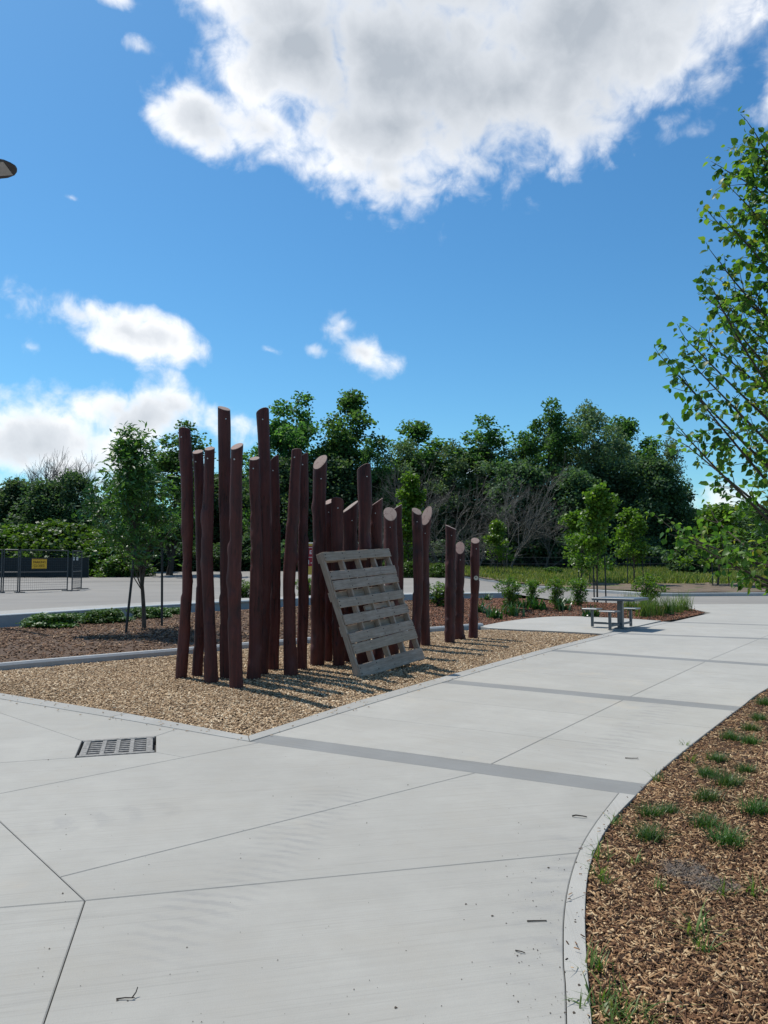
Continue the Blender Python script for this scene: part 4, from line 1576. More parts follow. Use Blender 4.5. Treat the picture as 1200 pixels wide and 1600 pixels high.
def gen_tree(seed, H, Rf, t0, n_cl, per, cl_r, leaf, trunk_r, lmat, bmat, name, aspect=0.7, forks=1, lean=0.0, flat=0.8, droop=0.2, outer=0.5, inner=0.25):
    """woody frame + clumped foliage. Rf(t) = crown radius at relative height t"""
    r = np.random.default_rng(seed)
    wood = Arr()
    tops, hfs = [], []
    lobes = r.uniform(0, 6.28, 4)
    for f in range(forks):
        hf = 1.0 if f == 0 else r.uniform(0.72, 0.95)
        hfs.append(hf)
        aa = r.uniform(0, 6.28)
        sp = 0.0 if forks == 1 else r.uniform(0.10, 0.24) * H * 0.6
        pts, rad = [], []
        for i in range(13):
            t = i / 12
            pts.append(Vector((sp * math.cos(aa) * t ** 1.2 + lean * t + 0.02 * H * math.sin(4 * t + aa), sp * math.sin(aa) * t ** 1.2 + 0.015 * H * math.sin(3 * t + aa * 2), H * 0.93 * hf * t - 0.15)))
            rad.append(max(0.012, trunk_r * (1 - 0.93 * t) / (1 if forks == 1 else 1.3)))
        V, F = tube(pts, rad, 8, False)
        wood.add(V, F)
        tops.append(pts)
    C, O = [], []
    for k in range(n_cl):
        t = t0 + (1 - t0) * r.uniform(0, 1) ** 0.85
        an = r.uniform(0, 6.28)
        rr_ = Rf(t) * (outer + (1 - outer) * r.uniform(0, 1)) * r.uniform(0.6, 1.12)
        rr_ *= 1 + 0.22 * math.sin(2 * an + lobes[0] + 5 * t) + 0.16 * math.sin(3 * an + lobes[1] - 9 * t)
        tr = tops[k % len(tops)]
        hf = hfs[k % len(tops)]
        ax = tr[min(12, int(t * 12))]
        c_ = Vector((ax.x + rr_ * math.cos(an), ax.y + rr_ * math.sin(an), H * t * hf))
        ti = max(t0 * 0.75, t - r.uniform(0.10, 0.26))
        st_ = tr[min(12, int(ti * 12 + 0.5))]
        rl = max(0.012, trunk_r * 0.38 * (1 - 0.75 * t))
        limb(wood, st_, c_, rl, rl * 0.22, 4, 4, 0.06 * rr_, 0.05 * rr_, r)
        sc = r.uniform(0.7, 1.3)
        m = int(per * sc * sc)
        o_ = r.normal(0, 1, (m, 3))
        o_ *= (cl_r * sc * r.uniform(0.35, 1.0, m) / np.linalg.norm(o_, axis=1))[:, None]
        o_[:, 2] *= flat
        C.append(np.array(c_) + o_)
        O.append(o_)
        for _ in range(3):
            q = o_[r.integers(0, m)]
            limb(wood, c_, Vector(np.array(c_) + q), rl * 0.25, rl * 0.08, 3, 2)
    if inner > 0:
        m = int(inner * n_cl * per)
        t = r.uniform(t0, 0.97, m)
        an = r.uniform(0, 6.28, m)
        rr_ = np.array([Rf(q) for q in t]) * np.sqrt(r.uniform(0, 1, m)) * 0.95
        bx = np.interp(t, np.linspace(0, 1, 13), [p.x for p in tops[0]])
        by2 = np.interp(t, np.linspace(0, 1, 13), [p.y for p in tops[0]])
        C.append(np.stack([bx + rr_ * np.cos(an), by2 + rr_ * np.sin(an), H * t], 1))
        O.append(r.normal(0, 0.3, (m, 3)))
    C = np.concatenate(C)
    O = np.concatenate(O)
    C = C[C[:, 2] > 0.05]
    O = O[:len(C)]
    O = O / (np.linalg.norm(O, axis=1)[:, None] + 1e-6)
    L = leaf * r.uniform(0.7, 1.35, len(C))
    V, F = leaf_quads(C, L, L * aspect, r, 0.35, droop, 0.12, O)
    return wood.mesh(name + '_wood', bmat), fmesh(name + '_leaves', V, [F], lmat)


def gen_bare(seed, H, spread, name, mat, levels=5, r0=0.12, fork0=4):
    r = np.random.default_rng(seed)
    w = Arr()

    def grow(p, d, L, rad, lv):
        q = p + d * L
        limb(w, p, q, rad, rad * 0.6, 4 if lv > 2 else 3, 3, 0, L * 0.05, r)
        if lv == 0:
            return
        for _ in range(3 if lv > 1 else 4):
            nd = (d + Vector(r.normal(0, spread, 3)) + Vector((0, 0, 0.12))).normalized()
            s_ = r.uniform(0.45, 1.0)
            grow(p.lerp(q, s_), nd, L * r.uniform(0.55, 0.85), rad * 0.6, lv - 1)
    for _ in range(fork0):
        d0 = Vector((r.normal(0, 0.45), r.normal(0, 0.45), 1)).normalized()
        grow(Vector((r.normal(0, 0.1), r.normal(0, 0.1), -0.1)), d0, H * r.uniform(0.28, 0.40), r0, levels)
    return w.mesh(name + '_wood', mat)


def bounds(me):
    co = np.empty(len(me.vertices) * 3, dtype=np.float32)
    me.vertices.foreach_get("co", co)
    co = co.reshape(-1, 3)
    return float(np.percentile(co[:, 2], 99.6)), float(np.percentile(np.hypot(co[:, 0], co[:, 1]), 93))


def place(name, parts, loc, scale, rz, label, cat, group=None):
    """thing > parts, sharing mesh data between alike individuals"""
    root = empty(name, loc, rz)
    root.scale = scale if hasattr(scale, '__len__') else (scale, scale, scale)
    tag(root, label, cat, group)
    for pn_, me in parts:
        obj(pn_, me, root)
    return root


# ------------------------------------------------------------------ woods behind the lot and meadow
ov = lambda peak, lo=0.35: (lambda R0: (lambda t: R0 * max(0.0, (1 - ((t - peak) / (1.02 - peak)) ** 2)) ** 0.6 if t > peak else R0 * (lo + (1 - lo) * (t / peak))))
POP = [gen_tree(21 + k, 18.0, ov(0.60, 0.55)(3.6), 0.24, 66, 150, 1.15, 0.34, 0.30, M['leaf_poplar'], M['bark_dark'], 'poplar%d' % k, 0.8, forks=(2, 3, 3)[k], inner=0.06, outer=0.25) for k in range(3)]
BRD = [gen_tree(31 + k, 12.0, ov(0.5, 0.7)(4.2), 0.06, 60, 190, 1.3, 0.33, 0.24, M['leaf_dark'], M['bark_dark'], 'thicket%d' % k, 0.75, forks=2, inner=0.3) for k in range(3)]
WIL = [gen_tree(41 + k, 15.0, ov(0.55, 0.6)(4.0), 0.12, 70, 150, 1.05, 0.30, 0.25, M['leaf_willow'], M['bark_dark'], 'willow%d' % k, 0.55, forks=3, inner=0.15, droop=0.5) for k in range(2)]
SHR = [gen_tree(51 + k, 3.2, ov(0.35, 0.9)(2.2), 0.03, 34, 170, 0.75, 0.26, 0.06, M['leaf_dark'], M['bark_dark'], 'shrub%d' % k, 0.75, forks=3, inner=0.4) for k in range(2)]
VIN = [gen_tree(61 + k, 3.6, ov(0.30, 0.95)(3.4), 0.03, 60, 170, 0.8, 0.24, 0.06, M['leaf_vine'], M['bark_dark'], 'vine%d' % k, 0.85, forks=3, inner=0.5, flat=0.6) for k in range(2)]
BARE = [gen_bare(71, 9.0, 0.36, 'bare0', M['bark_pale'], 5, 0.09, 2), gen_bare(72, 8.0, 0.50, 'bare1', M['bark_pale'], 5, 0.07, 5), gen_bare(73, 8.0, 0.48, 'bare2', M['bark_pale'], 5, 0.07, 6)]
YNG = [gen_tree(81 + k, 5.0, ov(0.42, 0.8)(1.25), 0.27, 34, 95, 0.46, 0.17, 0.05, M['leaf_bright'], M['bark'], 'young%d' % k, 0.85, inner=0.10, outer=0.15) for k in range(3)]
COLM = gen_tree(85, 8.0, ov(0.4, 0.8)(1.35), 0.08, 46, 130, 0.6, 0.22, 0.09, M['leaf_bright'], M['bark'], 'columnar', 0.8, inner=0.2, outer=0.2)


def wood(kind, protos, k, px, top_py, Y, half_px, label, cat='tree', nat_h=None, nat_r=None, rz=None, grp='trees of the wood behind', zf=lot_z, parts=('trunk', 'crown')):
    x = (px - 600) / FPX * Y * 1.0
    z = float(zf(x, Y))
    topz = D(px, top_py, Y).z
    nat_h, nat_r = bounds(protos[k][1])
    sh = (topz - z) / nat_h
    sr = (half_px * Y / FPX) / nat_r
    name = {'poplar': 'poplar_tree', 'thicket': 'thicket_tree', 'willow': 'willow_tree', 'shrub': 'wild_shrub', 'vine': 'vine_mound', 'young': 'young_tree', 'columnar': 'columnar_tree'}[kind]
    return place(name, list(zip(parts, protos[k])), (x, Y, z - 0.05), (sr, sr, sh), px * 0.37 if rz is None else rz, label, cat, grp)


PO = lambda k, px, ty, Y, h, lb: wood('poplar', POP, k, px, ty, Y, h * 1.15, lb, nat_h=18.6, nat_r=4.4)
BR = lambda k, px, ty, Y, h, lb: wood('thicket', BRD, k, px, ty, Y, h * 1.1, lb, nat_h=12.6, nat_r=5.0)
WI = lambda k, px, ty, Y, h, lb: wood('willow', WIL, k, px, ty, Y, h * 1.15, lb, nat_h=15.6, nat_r=4.9)
SH = lambda k, px, ty, Y, h, lb: wood('shrub', SHR, k, px, ty, Y, h, lb, 'shrub', 3.5, 2.7, grp='wild shrubs along the edge of the wood', parts=('stems', 'foliage'))
VI = lambda k, px, ty, Y, h, lb: wood('vine', VIN, k, px, ty, Y, h, lb, 'shrub', 3.9, 3.9, grp='bright vine mounds behind the fence', parts=('stems', 'foliage'))
# tall crowns against the sky
PO(1, 455, 613, 82, 52, 'tall poplar with ragged crown just right of the tallest logs')
PO(2, 535, 605, 84, 50, 'tallest poplar, its crown peak left of the small white cloud')
PO(0, 592, 690, 80, 26, 'slim poplar in the dip right of the tallest poplar')
PO(2, 655, 653, 86, 52, 'poplar with round crown above the columnar bright tree')
PO(1, 738, 658, 84, 50, 'poplar with dense crown above the bare grey thicket')
PO(0, 838, 628, 80, 44, 'narrow dark poplar whose top stands out alone')
WI(0, 902, 632, 82, 52, 'grey green tree right of the lone narrow poplar')
WI(1, 957, 640, 84, 46, 'grey green tree with feathery top, centre of the right wood')
PO(2, 995, 648, 86, 42, 'dark poplar at the right end of the tall wood')
WI(0, 1035, 690, 84, 34, 'lower grey green tree ending the tall wood on the right')
PO(1, 264, 664, 62, 46, 'tall tree behind the staked ash tree')
BR(0, 205, 730, 70, 42, 'dark tree behind the left side of the staked ash')
PO(0, 415, 660, 80, 40, 'lower poplar between the two tallest logs')
WI(1, 610, 690, 84, 44, 'grey green tree left of the columnar bright tree')
WI(0, 700, 690, 82, 44, 'grey green tree between the two round poplars')
WI(1, 785, 680, 82, 44, 'grey green tree left of the lone narrow poplar')
WI(1, 868, 665, 84, 44, 'grey green tree filling the gap right of the narrow poplar')
# darker storey
for k, (px, ty, Y, h, lb) in enumerate([
        (-40, 755, 78, 70, 'dark tree mass cut off by the left edge'),
        (20, 752, 80, 55, 'dark round tree at far left under the bare branches'),
        (72, 752, 76, 52, 'dark tree above the bright vine mound'),
        (113, 738, 74, 40, 'dark tree with pointed top left of the ash'),
        (152, 788, 80, 50, 'low dark tree between the vine mound and the ash'),
        (310, 740, 84, 60, 'dark tree behind the left logs'),
        (370, 735, 86, 60, 'dark tree behind the tallest logs'),
        (430, 720, 78, 60, 'dark tree under the left poplar'),
        (500, 715, 80, 60, 'dark tree under the tallest poplar'),
        (570, 735, 82, 58, 'dark tree above the middle of the pallet'),
        (620, 742, 84, 58, 'dark tree left of the columnar bright tree'),
        (690, 755, 86, 60, 'dark tree behind the bare grey thicket'),
        (760, 745, 86, 60, 'dark tree under the dense crowned poplar'),
        (830, 722, 78, 56, 'dark tree below the lone narrow poplar'),
        (888, 735, 76, 52, 'dark tree behind the large bright maple'),
        (945, 728, 80, 56, 'dark tree behind the small bright maple'),
        (1005, 720, 80, 52, 'dark tree low in the right wood'),
        (1052, 760, 82, 44, 'dark tree left of the pear tree'),
        (1110, 798, 84, 56, 'low dark tree behind the pear tree leaves'),
        (1175, 792, 80, 56, 'low dark tree at the right edge'),
        (1260, 800, 84, 70, 'dark tree beyond the right edge')]):
    BR(k % 3, px, ty, Y, h, lb)
# second row that closes the view into the wood
DEEP = ['at the left edge', 'behind the yellow sign', 'left of the ash crown', 'behind the ash crown', 'behind the leftmost logs', 'behind the nearest log', 'behind the right-leaning log', 'behind the bright oval cut', 'above the pallet corner',
        'behind the leafless thicket', 'behind the wide leafless thicket', 'left of the large bright maple', 'right of the large bright maple', 'behind the pear leaves', 'beyond the right edge']
for k in range(15):
    px = -60 + k * 92
    BR((k + 1) % 3, px, 790 + (k * 37) % 40, 93, 80, 'dark tree deep in the wood, in the gaps ' + DEEP[k])
# shrubs along the foot of the wood
SHL = ['left of the ash trunk', 'right behind the ash trunk', 'behind the leftmost log', 'behind the tallest log', 'behind the second tallest log', 'behind the right-leaning log', 'behind the pallet top left', 'behind the pallet top right',
       'below the columnar tree', 'behind the three separate logs', 'right of the rightmost log', 'below the wide bare thicket', 'left of the large bright maple', 'behind the large bright maple', 'right of the small bright maple', 'behind the pear tree', 'at the right edge of the picture']
for k, (px, ty, Y, h) in enumerate([(170, 845, 72, 50), (230, 850, 71, 50), (290, 848, 73, 48), (345, 850, 73, 45), (400, 840, 74, 48), (455, 845, 74, 48), (520, 842, 75, 50), (580, 848, 75, 48), (640, 850, 76, 46),
                                    (705, 845, 76, 48), (760, 838, 76, 48), (820, 832, 77, 50), (880, 842, 76, 48), (940, 838, 76, 48), (1000, 842, 76, 46), (1150, 852, 75, 50), (1215, 850, 75, 55)]):
    SH(k % 2, px, ty, Y, h, 'dark leafy shrub at the wood foot ' + SHL[k])
SH(0, 1078, 850, 62, 34, 'rounded grey green shrub standing free before the right wood')
# bright vine mound and weeds
VI(0, 25, 822, 66, 80, 'bright green vine mound behind the yellow sign')
VI(1, 92, 815, 64, 80, 'highest part of the bright vine mound right of the yellow sign')
VI(0, 152, 845, 62, 58, 'low bright vine mound left of the staked ash')
VI(1, -45, 832, 64, 65, 'bright vine mound cut off by the left edge')
VI(1, 200, 866, 60, 42, 'lowest bright vine mound under the staked ash')


def bare(k, px, top_py, base_z, Y, H0, label):
    x = (px - 600) / FPX * Y
    z = float(lot_z(x, Y)) + base_z
    s_ = (D(px, top_py, Y).z - z) / bounds(BARE[k])[0]
    return place('bare_tree', [('branches', BARE[k])], (x, Y, z), s_, px * 0.61, label, 'tree', 'leafless grey trees in the wood')


bare(0, 48, 703, 0, 83, 11.3, 'leafless tree against the cloud at far left')
bare(0, 118, 716, 0, 83, 11.3, 'leafless twigs above the pointed dark tree')
bare(1, 690, 722, 0, 73, 9.4, 'leafless grey thicket right of the columnar tree')
bare(2, 790, 735, 0, 72, 9.4, 'wide leafless grey thicket in the middle of the wood')
bare(2, 742, 800, 0, 71, 9.4, 'low leafless grey brush above the rightmost log')
bare(1, 848, 790, 0, 73, 9.4, 'leafless grey brush left of the large bright maple')
bare(1, 600, 770, 0, 73, 9.4, 'leafless grey twigs behind the tall log over the pallet')

# distant dark building glimpsed between the crowns
bY = 112.0
b0, b1 = D(585, 735, bY), D(712, 735, bY)
bg_ = empty('distant_building', ((b0.x + b1.x) / 2, bY, 0.5))
tag(bg_, 'dark flat-roofed building glimpsed between the poplar crowns', 'building')
bwid, bh = b1.x - b0.x, b0.z - 0.5
MB().box((0, 4, bh / 2), (bwid, 8, bh)).build('wall', M['bldg'], bg_)
MB().box((0, 4, bh + 0.15), (bwid + 0.5, 8.5, 0.3), ch=0.02).build('roof_edge', M['bldg_trim'], bg_)
for k in range(5):
    for j in range(3):
        w_ = MB().box((-bwid / 2 + bwid * (k + 0.5) / 5, -0.03, bh - 2.2 - 3.2 * j), (1.2, 0.06, 1.5)).build('window', M['glass'], bg_)
        w_.data.name = 'window'

# parked car half hidden under the right-hand trees
cp = on_terrain(1130, 888.5, meadow_z)
cp = Vector((D(1130, 888, 78).x, 78.0, float(meadow_z(D(1130, 888, 78).x, 78.0))))
car = empty('parked_car', cp, R(6))
tag(car, 'silver car half hidden under the trees at right', 'car')
prof_c = [(-2.1, 0.35), (-2.15, 0.75), (-1.95, 0.92), (-1.35, 0.98), (-0.75, 1.42), (0.55, 1.45), (1.25, 1.0), (2.0, 0.86), (2.15, 0.6), (2.1, 0.32)]
mb = MB()
n_ = len(prof_c)
V = [(x, -0.85 + (0.12 if z > 1.1 else 0), z) for x, z in prof_c] + [(x, 0.85 - (0.12 if z > 1.1 else 0), z) for x, z in prof_c]
mb.add(V, [tuple(range(n_)), tuple(range(n_, 2 * n_))[::-1]] + [(i, n_ + i, n_ + (i + 1) % n_, (i + 1) % n_) for i in range(n_)])
mb.build('body', M['carpaint'], car)
mb = MB()
mb.add([(-1.15, -0.842, 1.0), (-0.72, -0.80, 1.34), (0.5, -0.80, 1.36), (1.1, -0.842, 1.02)], [(0, 1, 2, 3)])
mb.add([(-1.15, -0.852, 1.0), (-0.72, -0.81, 1.34), (0.5, -0.81, 1.36), (1.1, -0.852, 1.02)], [(3, 2, 1, 0)])
mb.build('side_window', M['glass'], car)
for x in (-1.35, 1.35):
    for y in (-0.80, 0.80):
        MB().tube([(x, y - 0.1, 0.33), (x, y + 0.1, 0.33)], 0.33, 16).build('wheel', M['rubber'], car)

# wire fence along the wood on the right
ff = empty('chain_link_fence', (12, 66, float(meadow_z(12, 66))))
tag(ff, 'thin dark wire fence along the wood behind the meadow', 'fence')
pv = [(x, 66 + 0.05 * (x - 12)) for x in np.arange(2, 40, 3.0)]
for (x, y) in pv:
    z = float(meadow_z(x, y)) - float(meadow_z(12, 66))
    MB().tube([(x - 12, y - 66, z - 0.1), (x - 12, y - 66, z + 1.25)], 0.03, 6).build('post', M['wire'], ff)
for h in (0.12, 0.65, 1.22):
    MB().tube([(x - 12, y - 66, float(meadow_z(x, y)) - float(meadow_z(12, 66)) + h) for x, y in pv], 0.014, 4).build('rail', M['wire'], ff)
wv = MB()
for i in range(len(pv) - 1):
    (xa, ya), (xb, yb) = pv[i], pv[i + 1]
    za, zc_ = [float(meadow_z(*q)) - float(meadow_z(12, 66)) for q in (pv[i], pv[i + 1])]
    for h in np.arange(0.2, 1.2, 0.1):
        wv.tube([(xa - 12, ya - 66, za + h), (xb - 12, yb - 66, zc_ + h)], 0.004, 3, False)
o = wv.build('wire_mesh', M['wire'], ff)
o["kind"] = "stuff"

# ------------------------------------------------------------------ meadow grass
r = np.random.default_rng(90)
n = 90000
gxm = r.uniform(-4, 62, n)
gym = np.interp(gxm, KX, KY) + 1.2 + 6.0 * sstep(10.5, 12.5, gxm) * (1 - sstep(28, 40, gxm)) + 34 * r.uniform(0, 1, n) ** 1.5
patch = noise2(gxm * 0.35, gym * 0.35, 4)
thin = r.uniform(0, 1, n) < np.clip((gym - np.interp(gxm, KX, KY) - 1.0 - 6.0 * sstep(10.5, 12.5, gxm) * (1 - sstep(28, 40, gxm))) / 2.0 + 0.1 * patch, 0.06, 1)
gxm, gym, patch = gxm[thin], gym[thin], patch[thin]
n = len(gxm)
hgt = r.uniform(0.14, 0.42, n) * (1 + 0.35 * patch)
an = r.uniform(0, 6.28, n)
wd = r.uniform(0.02, 0.045, n)
bx_ = np.stack([gxm, gym, meadow_z(gxm, gym) - 0.02], 1)
sd = np.stack([np.cos(an), np.sin(an), 0 * an], 1) * wd[:, None]
ln_ = np.stack([r.normal(0, 0.12, n), r.normal(0, 0.12, n), hgt], 1)
V = np.stack([bx_ - sd, bx_ + sd, bx_ + ln_ * 0.6 + sd * 0.7, bx_ + ln_ + np.stack([r.normal(0, .05, n), r.normal(0, .05, n), 0 * an], 1)], 1).reshape(-1, 3)
F = (np.arange(n) * 4)[:, None] + np.array([0, 1, 2, 3])[None]
tag(obj('meadow_grass', fmesh('meadow_grass', V, [F], M['meadow_grass'])), 'yellow green rough grass of the meadow', 'grass', kind='stuff')

# weeds at the left end of the meadow
for k, (px, py, hpx, wpx, lb) in enumerate([(640, 909, 32, 24, 'bright weeds left of the two logs beside the pallet'), (690, 910, 30, 20, 'bright weeds between the separate logs'), (612, 905, 30, 18, 'bright weeds behind the pallet top corner')]):
    g = on_terrain(px, py, meadow_z)
    g.y = max(g.y, 58)
    wood('vine', VIN, k % 2, px, py - hpx, g.y, wpx, lb, 'weeds', 3.9, 3.9, grp='bright weeds at the meadow edge', zf=lot_z, parts=('stems', 'foliage'))
for k, (px, ty, Y, h, lb) in enumerate([(965, 900, 48, 8, 'small leafy weed in the meadow below the small maple'), (1026, 897, 50, 12, 'large leafy weed in the meadow left of the dry strip'), (865, 885, 60, 14, 'leafy weed at the back of the meadow'), (1192, 903, 41, 10, 'yellowish weed clump at the right edge of the meadow')]):
    wood('vine', VIN, k % 2, px, ty, Y, h, lb, 'weed', 3.9, 3.9, grp='leafy weeds in the meadow', zf=meadow_z, parts=('stems', 'foliage'))


# ------------------------------------------------------------------ young staked trees
def stake(p0, p1, label, group, tie=None, rad=0.022):
    root = empty('tree_stake', p0)
    tag(root, label, 'stake', group)
    p0, p1 = Vector(p0), Vector(p1)
    MB().tube([Vector((0, 0, -0.1)), p1 - p0], rad, 7).build('stake', M['black'], root)
    if tie is not None:
        mid = (p1 - p0) * 0.82
        MB().tube([mid, (mid + Vector(tie) - p0) / 2 + Vector((0, 0, -0.04)), Vector(tie) - p0], 0.006, 5).build('tie_wire', M['black'], root)
    return root


COL = wood('columnar', [COLM], 0, 640, 741, 62, 27, 'bright green columnar tree behind the two logs beside the pallet', nat_h=8.4, nat_r=1.7, grp=None)


def young(k, px, base_py, top_py, half_px, label, zf, stakes, Y=None):
    p = on_terrain(px, base_py, zf) if Y is None else Vector((D(px, base_py, Y).x, Y, float(zf(D(px, base_py, Y).x, Y))))
    topz = D(px, top_py, p.y).z
    nh, nr = bounds(YNG[k][1])
    sh = (topz - p.z) / nh
    sr = half_px * p.y / FPX / nr
    place('young_tree', list(zip(('trunk', 'crown'), YNG[k])), p, (sr, sr, sh), px * 0.3, label, 'tree', 'young staked trees')
    for dx_, lb in stakes:
        q = Vector((p.x + dx_ * p.y / FPX, p.y - 0.25, 0))
        q.z = float(zf(q.x, q.y))
        stake(q, q + Vector((0, 0.05, 1.75)), lb, 'black tree stakes', (p.x, p.y, p.z + 1.4), 0.028)


young(0, 778, 903, 813, 18, 'small light green sapling right of the rightmost log', meadow_z, [(-5, 'stake left of the small sapling'), (9, 'stake right of the small sapling')], Y=60)
young(2, 936, 941, 760, 33, 'large bright maple behind the table', lambda x, y: 0.1, [(-10, 'stake left of the large bright maple'), (8, 'stake right of the large bright maple')], Y=30.0)
young(0, 908, 913, 800, 30, 'bright maple partly behind the left of the large maple', meadow_z, [(-5, 'stake close left of the maple behind'), (12, 'stake right of the maple behind')])
young(1, 990, 914, 795, 27, 'small bright maple right of the large one', meadow_z, [(-11, 'stake left of the small bright maple'), (13, 'stake right of the small bright maple')])
young(0, 1123.5, 915.5, 790, 40, 'bright young tree behind the pear leaves above the dry strip', meadow_z, [(-12.5, 'stake left of the young tree above the dry strip'), (12.5, 'stake right of the young tree above the dry strip')])

# the ash near the junipers
ASH = gen_tree(97, 4.15, lambda t: float(np.interp(t, [0.28, 0.38, 0.55, 0.72, 0.85, 1.0], [0.70, 1.02, 1.05, 0.78, 0.45, 0.15])), 0.33, 50, 95, 0.33, 0.15, 0.045, M['leaf_ash'], M['bark'], 'ash', 0.26, inner=0.08, droop=0.9, flat=1.0, lean=-0.16, outer=0.2)
ap = G(219, 986, 0.1)
ap.z = bz2(ap.x, ap.y) - 0.02
ash = place('ash_tree', list(zip(('trunk', 'crown'), ASH)), ap, (1.15, 1.15, 1.0), 0.4, 'young ash tree with drooping leaves between two black stakes', 'tree')
sA, sB = G(196, 992, 0.1), G(253, 981, 0.1)
for q, dx_, lb in ((sA, 0.16, 'black stake leaning in at the left of the ash'), (sB, -0.03, 'upright black stake at the right of the ash')):
    q.z = bz2(q.x, q.y)
    stake(q, q + Vector((dx_, 0, 1.75)), lb, 'black tree stakes', (ap.x, ap.y, ap.z + 1.32), 0.026)

# ------------------------------------------------------------------ pear tree at the right edge
r = np.random.default_rng(77)
py_ = 7.7
pb = Vector((D(1288, 1100, py_).x, py_, 0))
pb.z = bz3(pb.x, pb.y) - 0.05
pear = empty('pear_tree', pb)
tag(pear, 'large pear tree reaching in from the right edge', 'tree')
wd_ = Arr()
tr_pts = [Vector((0.03 * math.sin(2.2 * z), 0.04 * math.sin(1.7 * z + 1), z)) for z in np.linspace(-0.1, 6.2, 20)]
V, F = tube(tr_pts, [0.085 * (1 - 0.93 * (i / 19)) + 0.004 for i in range(20)], 10, False)
wd_.add(V, F)
leafC, leafT = [], []


def env(z):                                            # crown radius at height z
    return float(np.interp(z, [1.35, 1.6, 2.0, 2.8, 3.5, 4.2, 5.0, 5.8, 6.5], [1.2, 1.5, 1.72, 1.78, 1.55, 1.22, 0.98, 0.66, 0.2]))


def twig(p, d, L, rad):
    n_ = max(3, int(L / 0.075))
    q = Vector(p)
    dd = Vector(d)
    pts = [q.copy()]
    for i in range(n_):
        dd = (dd + Vector(r.normal(0, 0.10, 3)) + Vector((0, 0, 0.02))).normalized()
        q = q + dd * (L / n_)
        pts.append(q.copy())
        for _ in range(r.integers(1, 3)):
            leafC.append(tuple(q + Vector(r.normal(0, 0.012, 3))))
            leafT.append(tuple(dd))
    V, F = tube(pts, [rad * (1 - 0.7 * i / n_) for i in range(n_ + 1)], 4, False)
    wd_.add(V, F)
    for _ in range(3):
        leafC.append(tuple(q + Vector(r.normal(0, 0.02, 3))))
        leafT.append(tuple(dd))


for k in range(70):
    z0 = 1.12 + 4.4 * (k / 69) ** 1.3
    an = k * 2.399 + r.uniform(-0.3, 0.3)
    rise = r.uniform(0.75, 1.25) if z0 > 1.5 else r.uniform(0.35, 0.6)
    base = Vector((0.03 * math.sin(2.2 * z0), 0.04 * math.sin(1.7 * z0 + 1), z0))
    reach = None
    for q in np.linspace(0.2, 2.6, 49):
        if q > env(z0 + rise * q):
            reach = q
            break
    reach = (reach or 0.8) * r.uniform(0.66, 0.92)
    end = base + Vector((math.cos(an) * reach, math.sin(an) * reach, rise * reach))
    r0 = 0.026 * (1 - z0 / 8)
    pts = limb(wd_, base, end, r0, 0.006, 6, 9, 0.10 * reach, 0.04, r)
    for i in range(2, 10):
        for _ in range(2):
            d0 = (pts[i] - pts[i - 1]).normalized()
            d1 = (d0 + Vector(r.normal(0, 0.75, 3))).normalized()
            if d1.z < -0.3:
                d1.z *= -0.5
            twig(pts[i], d1, r.uniform(0.15, 0.42) * (1.15 - 0.05 * i), 0.005)
    twig(pts[-1], (pts[-1] - pts[-2]).normalized(), 0.35, 0.006)
obj('trunk', wd_.mesh('pear_wood', M['bark'], True), pear)
leafC, leafT = np.array(leafC), np.array(leafT)
nl = len(leafC)


def pear_leaf_frames(C, T):
    n = len(C)
    ax = T * 0.35 + r.normal(0, 0.6, (n, 3))
    ax[:, 2] -= 0.55                                   # pear leaves hang
    ax /= np.linalg.norm(ax, axis=1)[:, None]
    up_ = r.normal(0, 0.55, (n, 3))
    up_[:, 2] += 0.9
    sd = np.cross(up_, ax)
    sd /= np.linalg.norm(sd, axis=1)[:, None] + 1e-9
    nn = np.cross(ax, sd)
    L = r.uniform(0.050, 0.092, n)
    return ax, sd, nn, L


LEAF = np.array([[0, 0.0, 0.0], [0.35, 0.0, -0.01], [0.7, 0.0, -0.07], [1.0, 0, -0.20],
                 [0.22, 0.33, 0.09], [0.58, 0.36, 0.05], [0.22, -0.33, 0.09], [0.58, -0.36, 0.05], [-0.35, 0, 0.03]])
LF = np.array([[0, 1, 4, 4], [1, 2, 5, 4], [2, 3, 5, 5], [0, 6, 1, 1], [1, 6, 7, 2], [2, 7, 3, 3]])
ax, sd, nn, L = pear_leaf_frames(leafC, leafT)
P0 = leafC + ax * (0.3 * L)[:, None]
VV = P0[:, None, :] + (LEAF[None, :, 0, None] * ax[:, None, :] + LEAF[None, :, 1, None] * sd[:, None, :] + LEAF[None, :, 2, None] * nn[:, None, :]) * L[:, None, None]
# the 280 leaves that show largest (outermost towards the plaza) are single leaves, the rest is one mass
score = -(leafC[:, 0] * 1.0 + leafC[:, 1] * 0.8) + r.uniform(0, 0.5, nl)
inview = (pb.x + leafC[:, 0]) / (pb.y + leafC[:, 1]) < 0.5
score[~inview] = -99
order = np.argsort(-score)
single, mass = order[:280], order[280:]
quadF = LF[[1, 4]]
triF = LF[[0, 2, 3, 5]][:, :3]


def pear_mesh(name, VV_):
    m = len(VV_)
    b0_ = (np.arange(m) * 9)[:, None, None]
    return fmesh(name, VV_.reshape(-1, 3), [(b0_ + quadF[None]).reshape(-1, 4), (b0_ + triF[None]).reshape(-1, 3)], M['leaf_pear'])


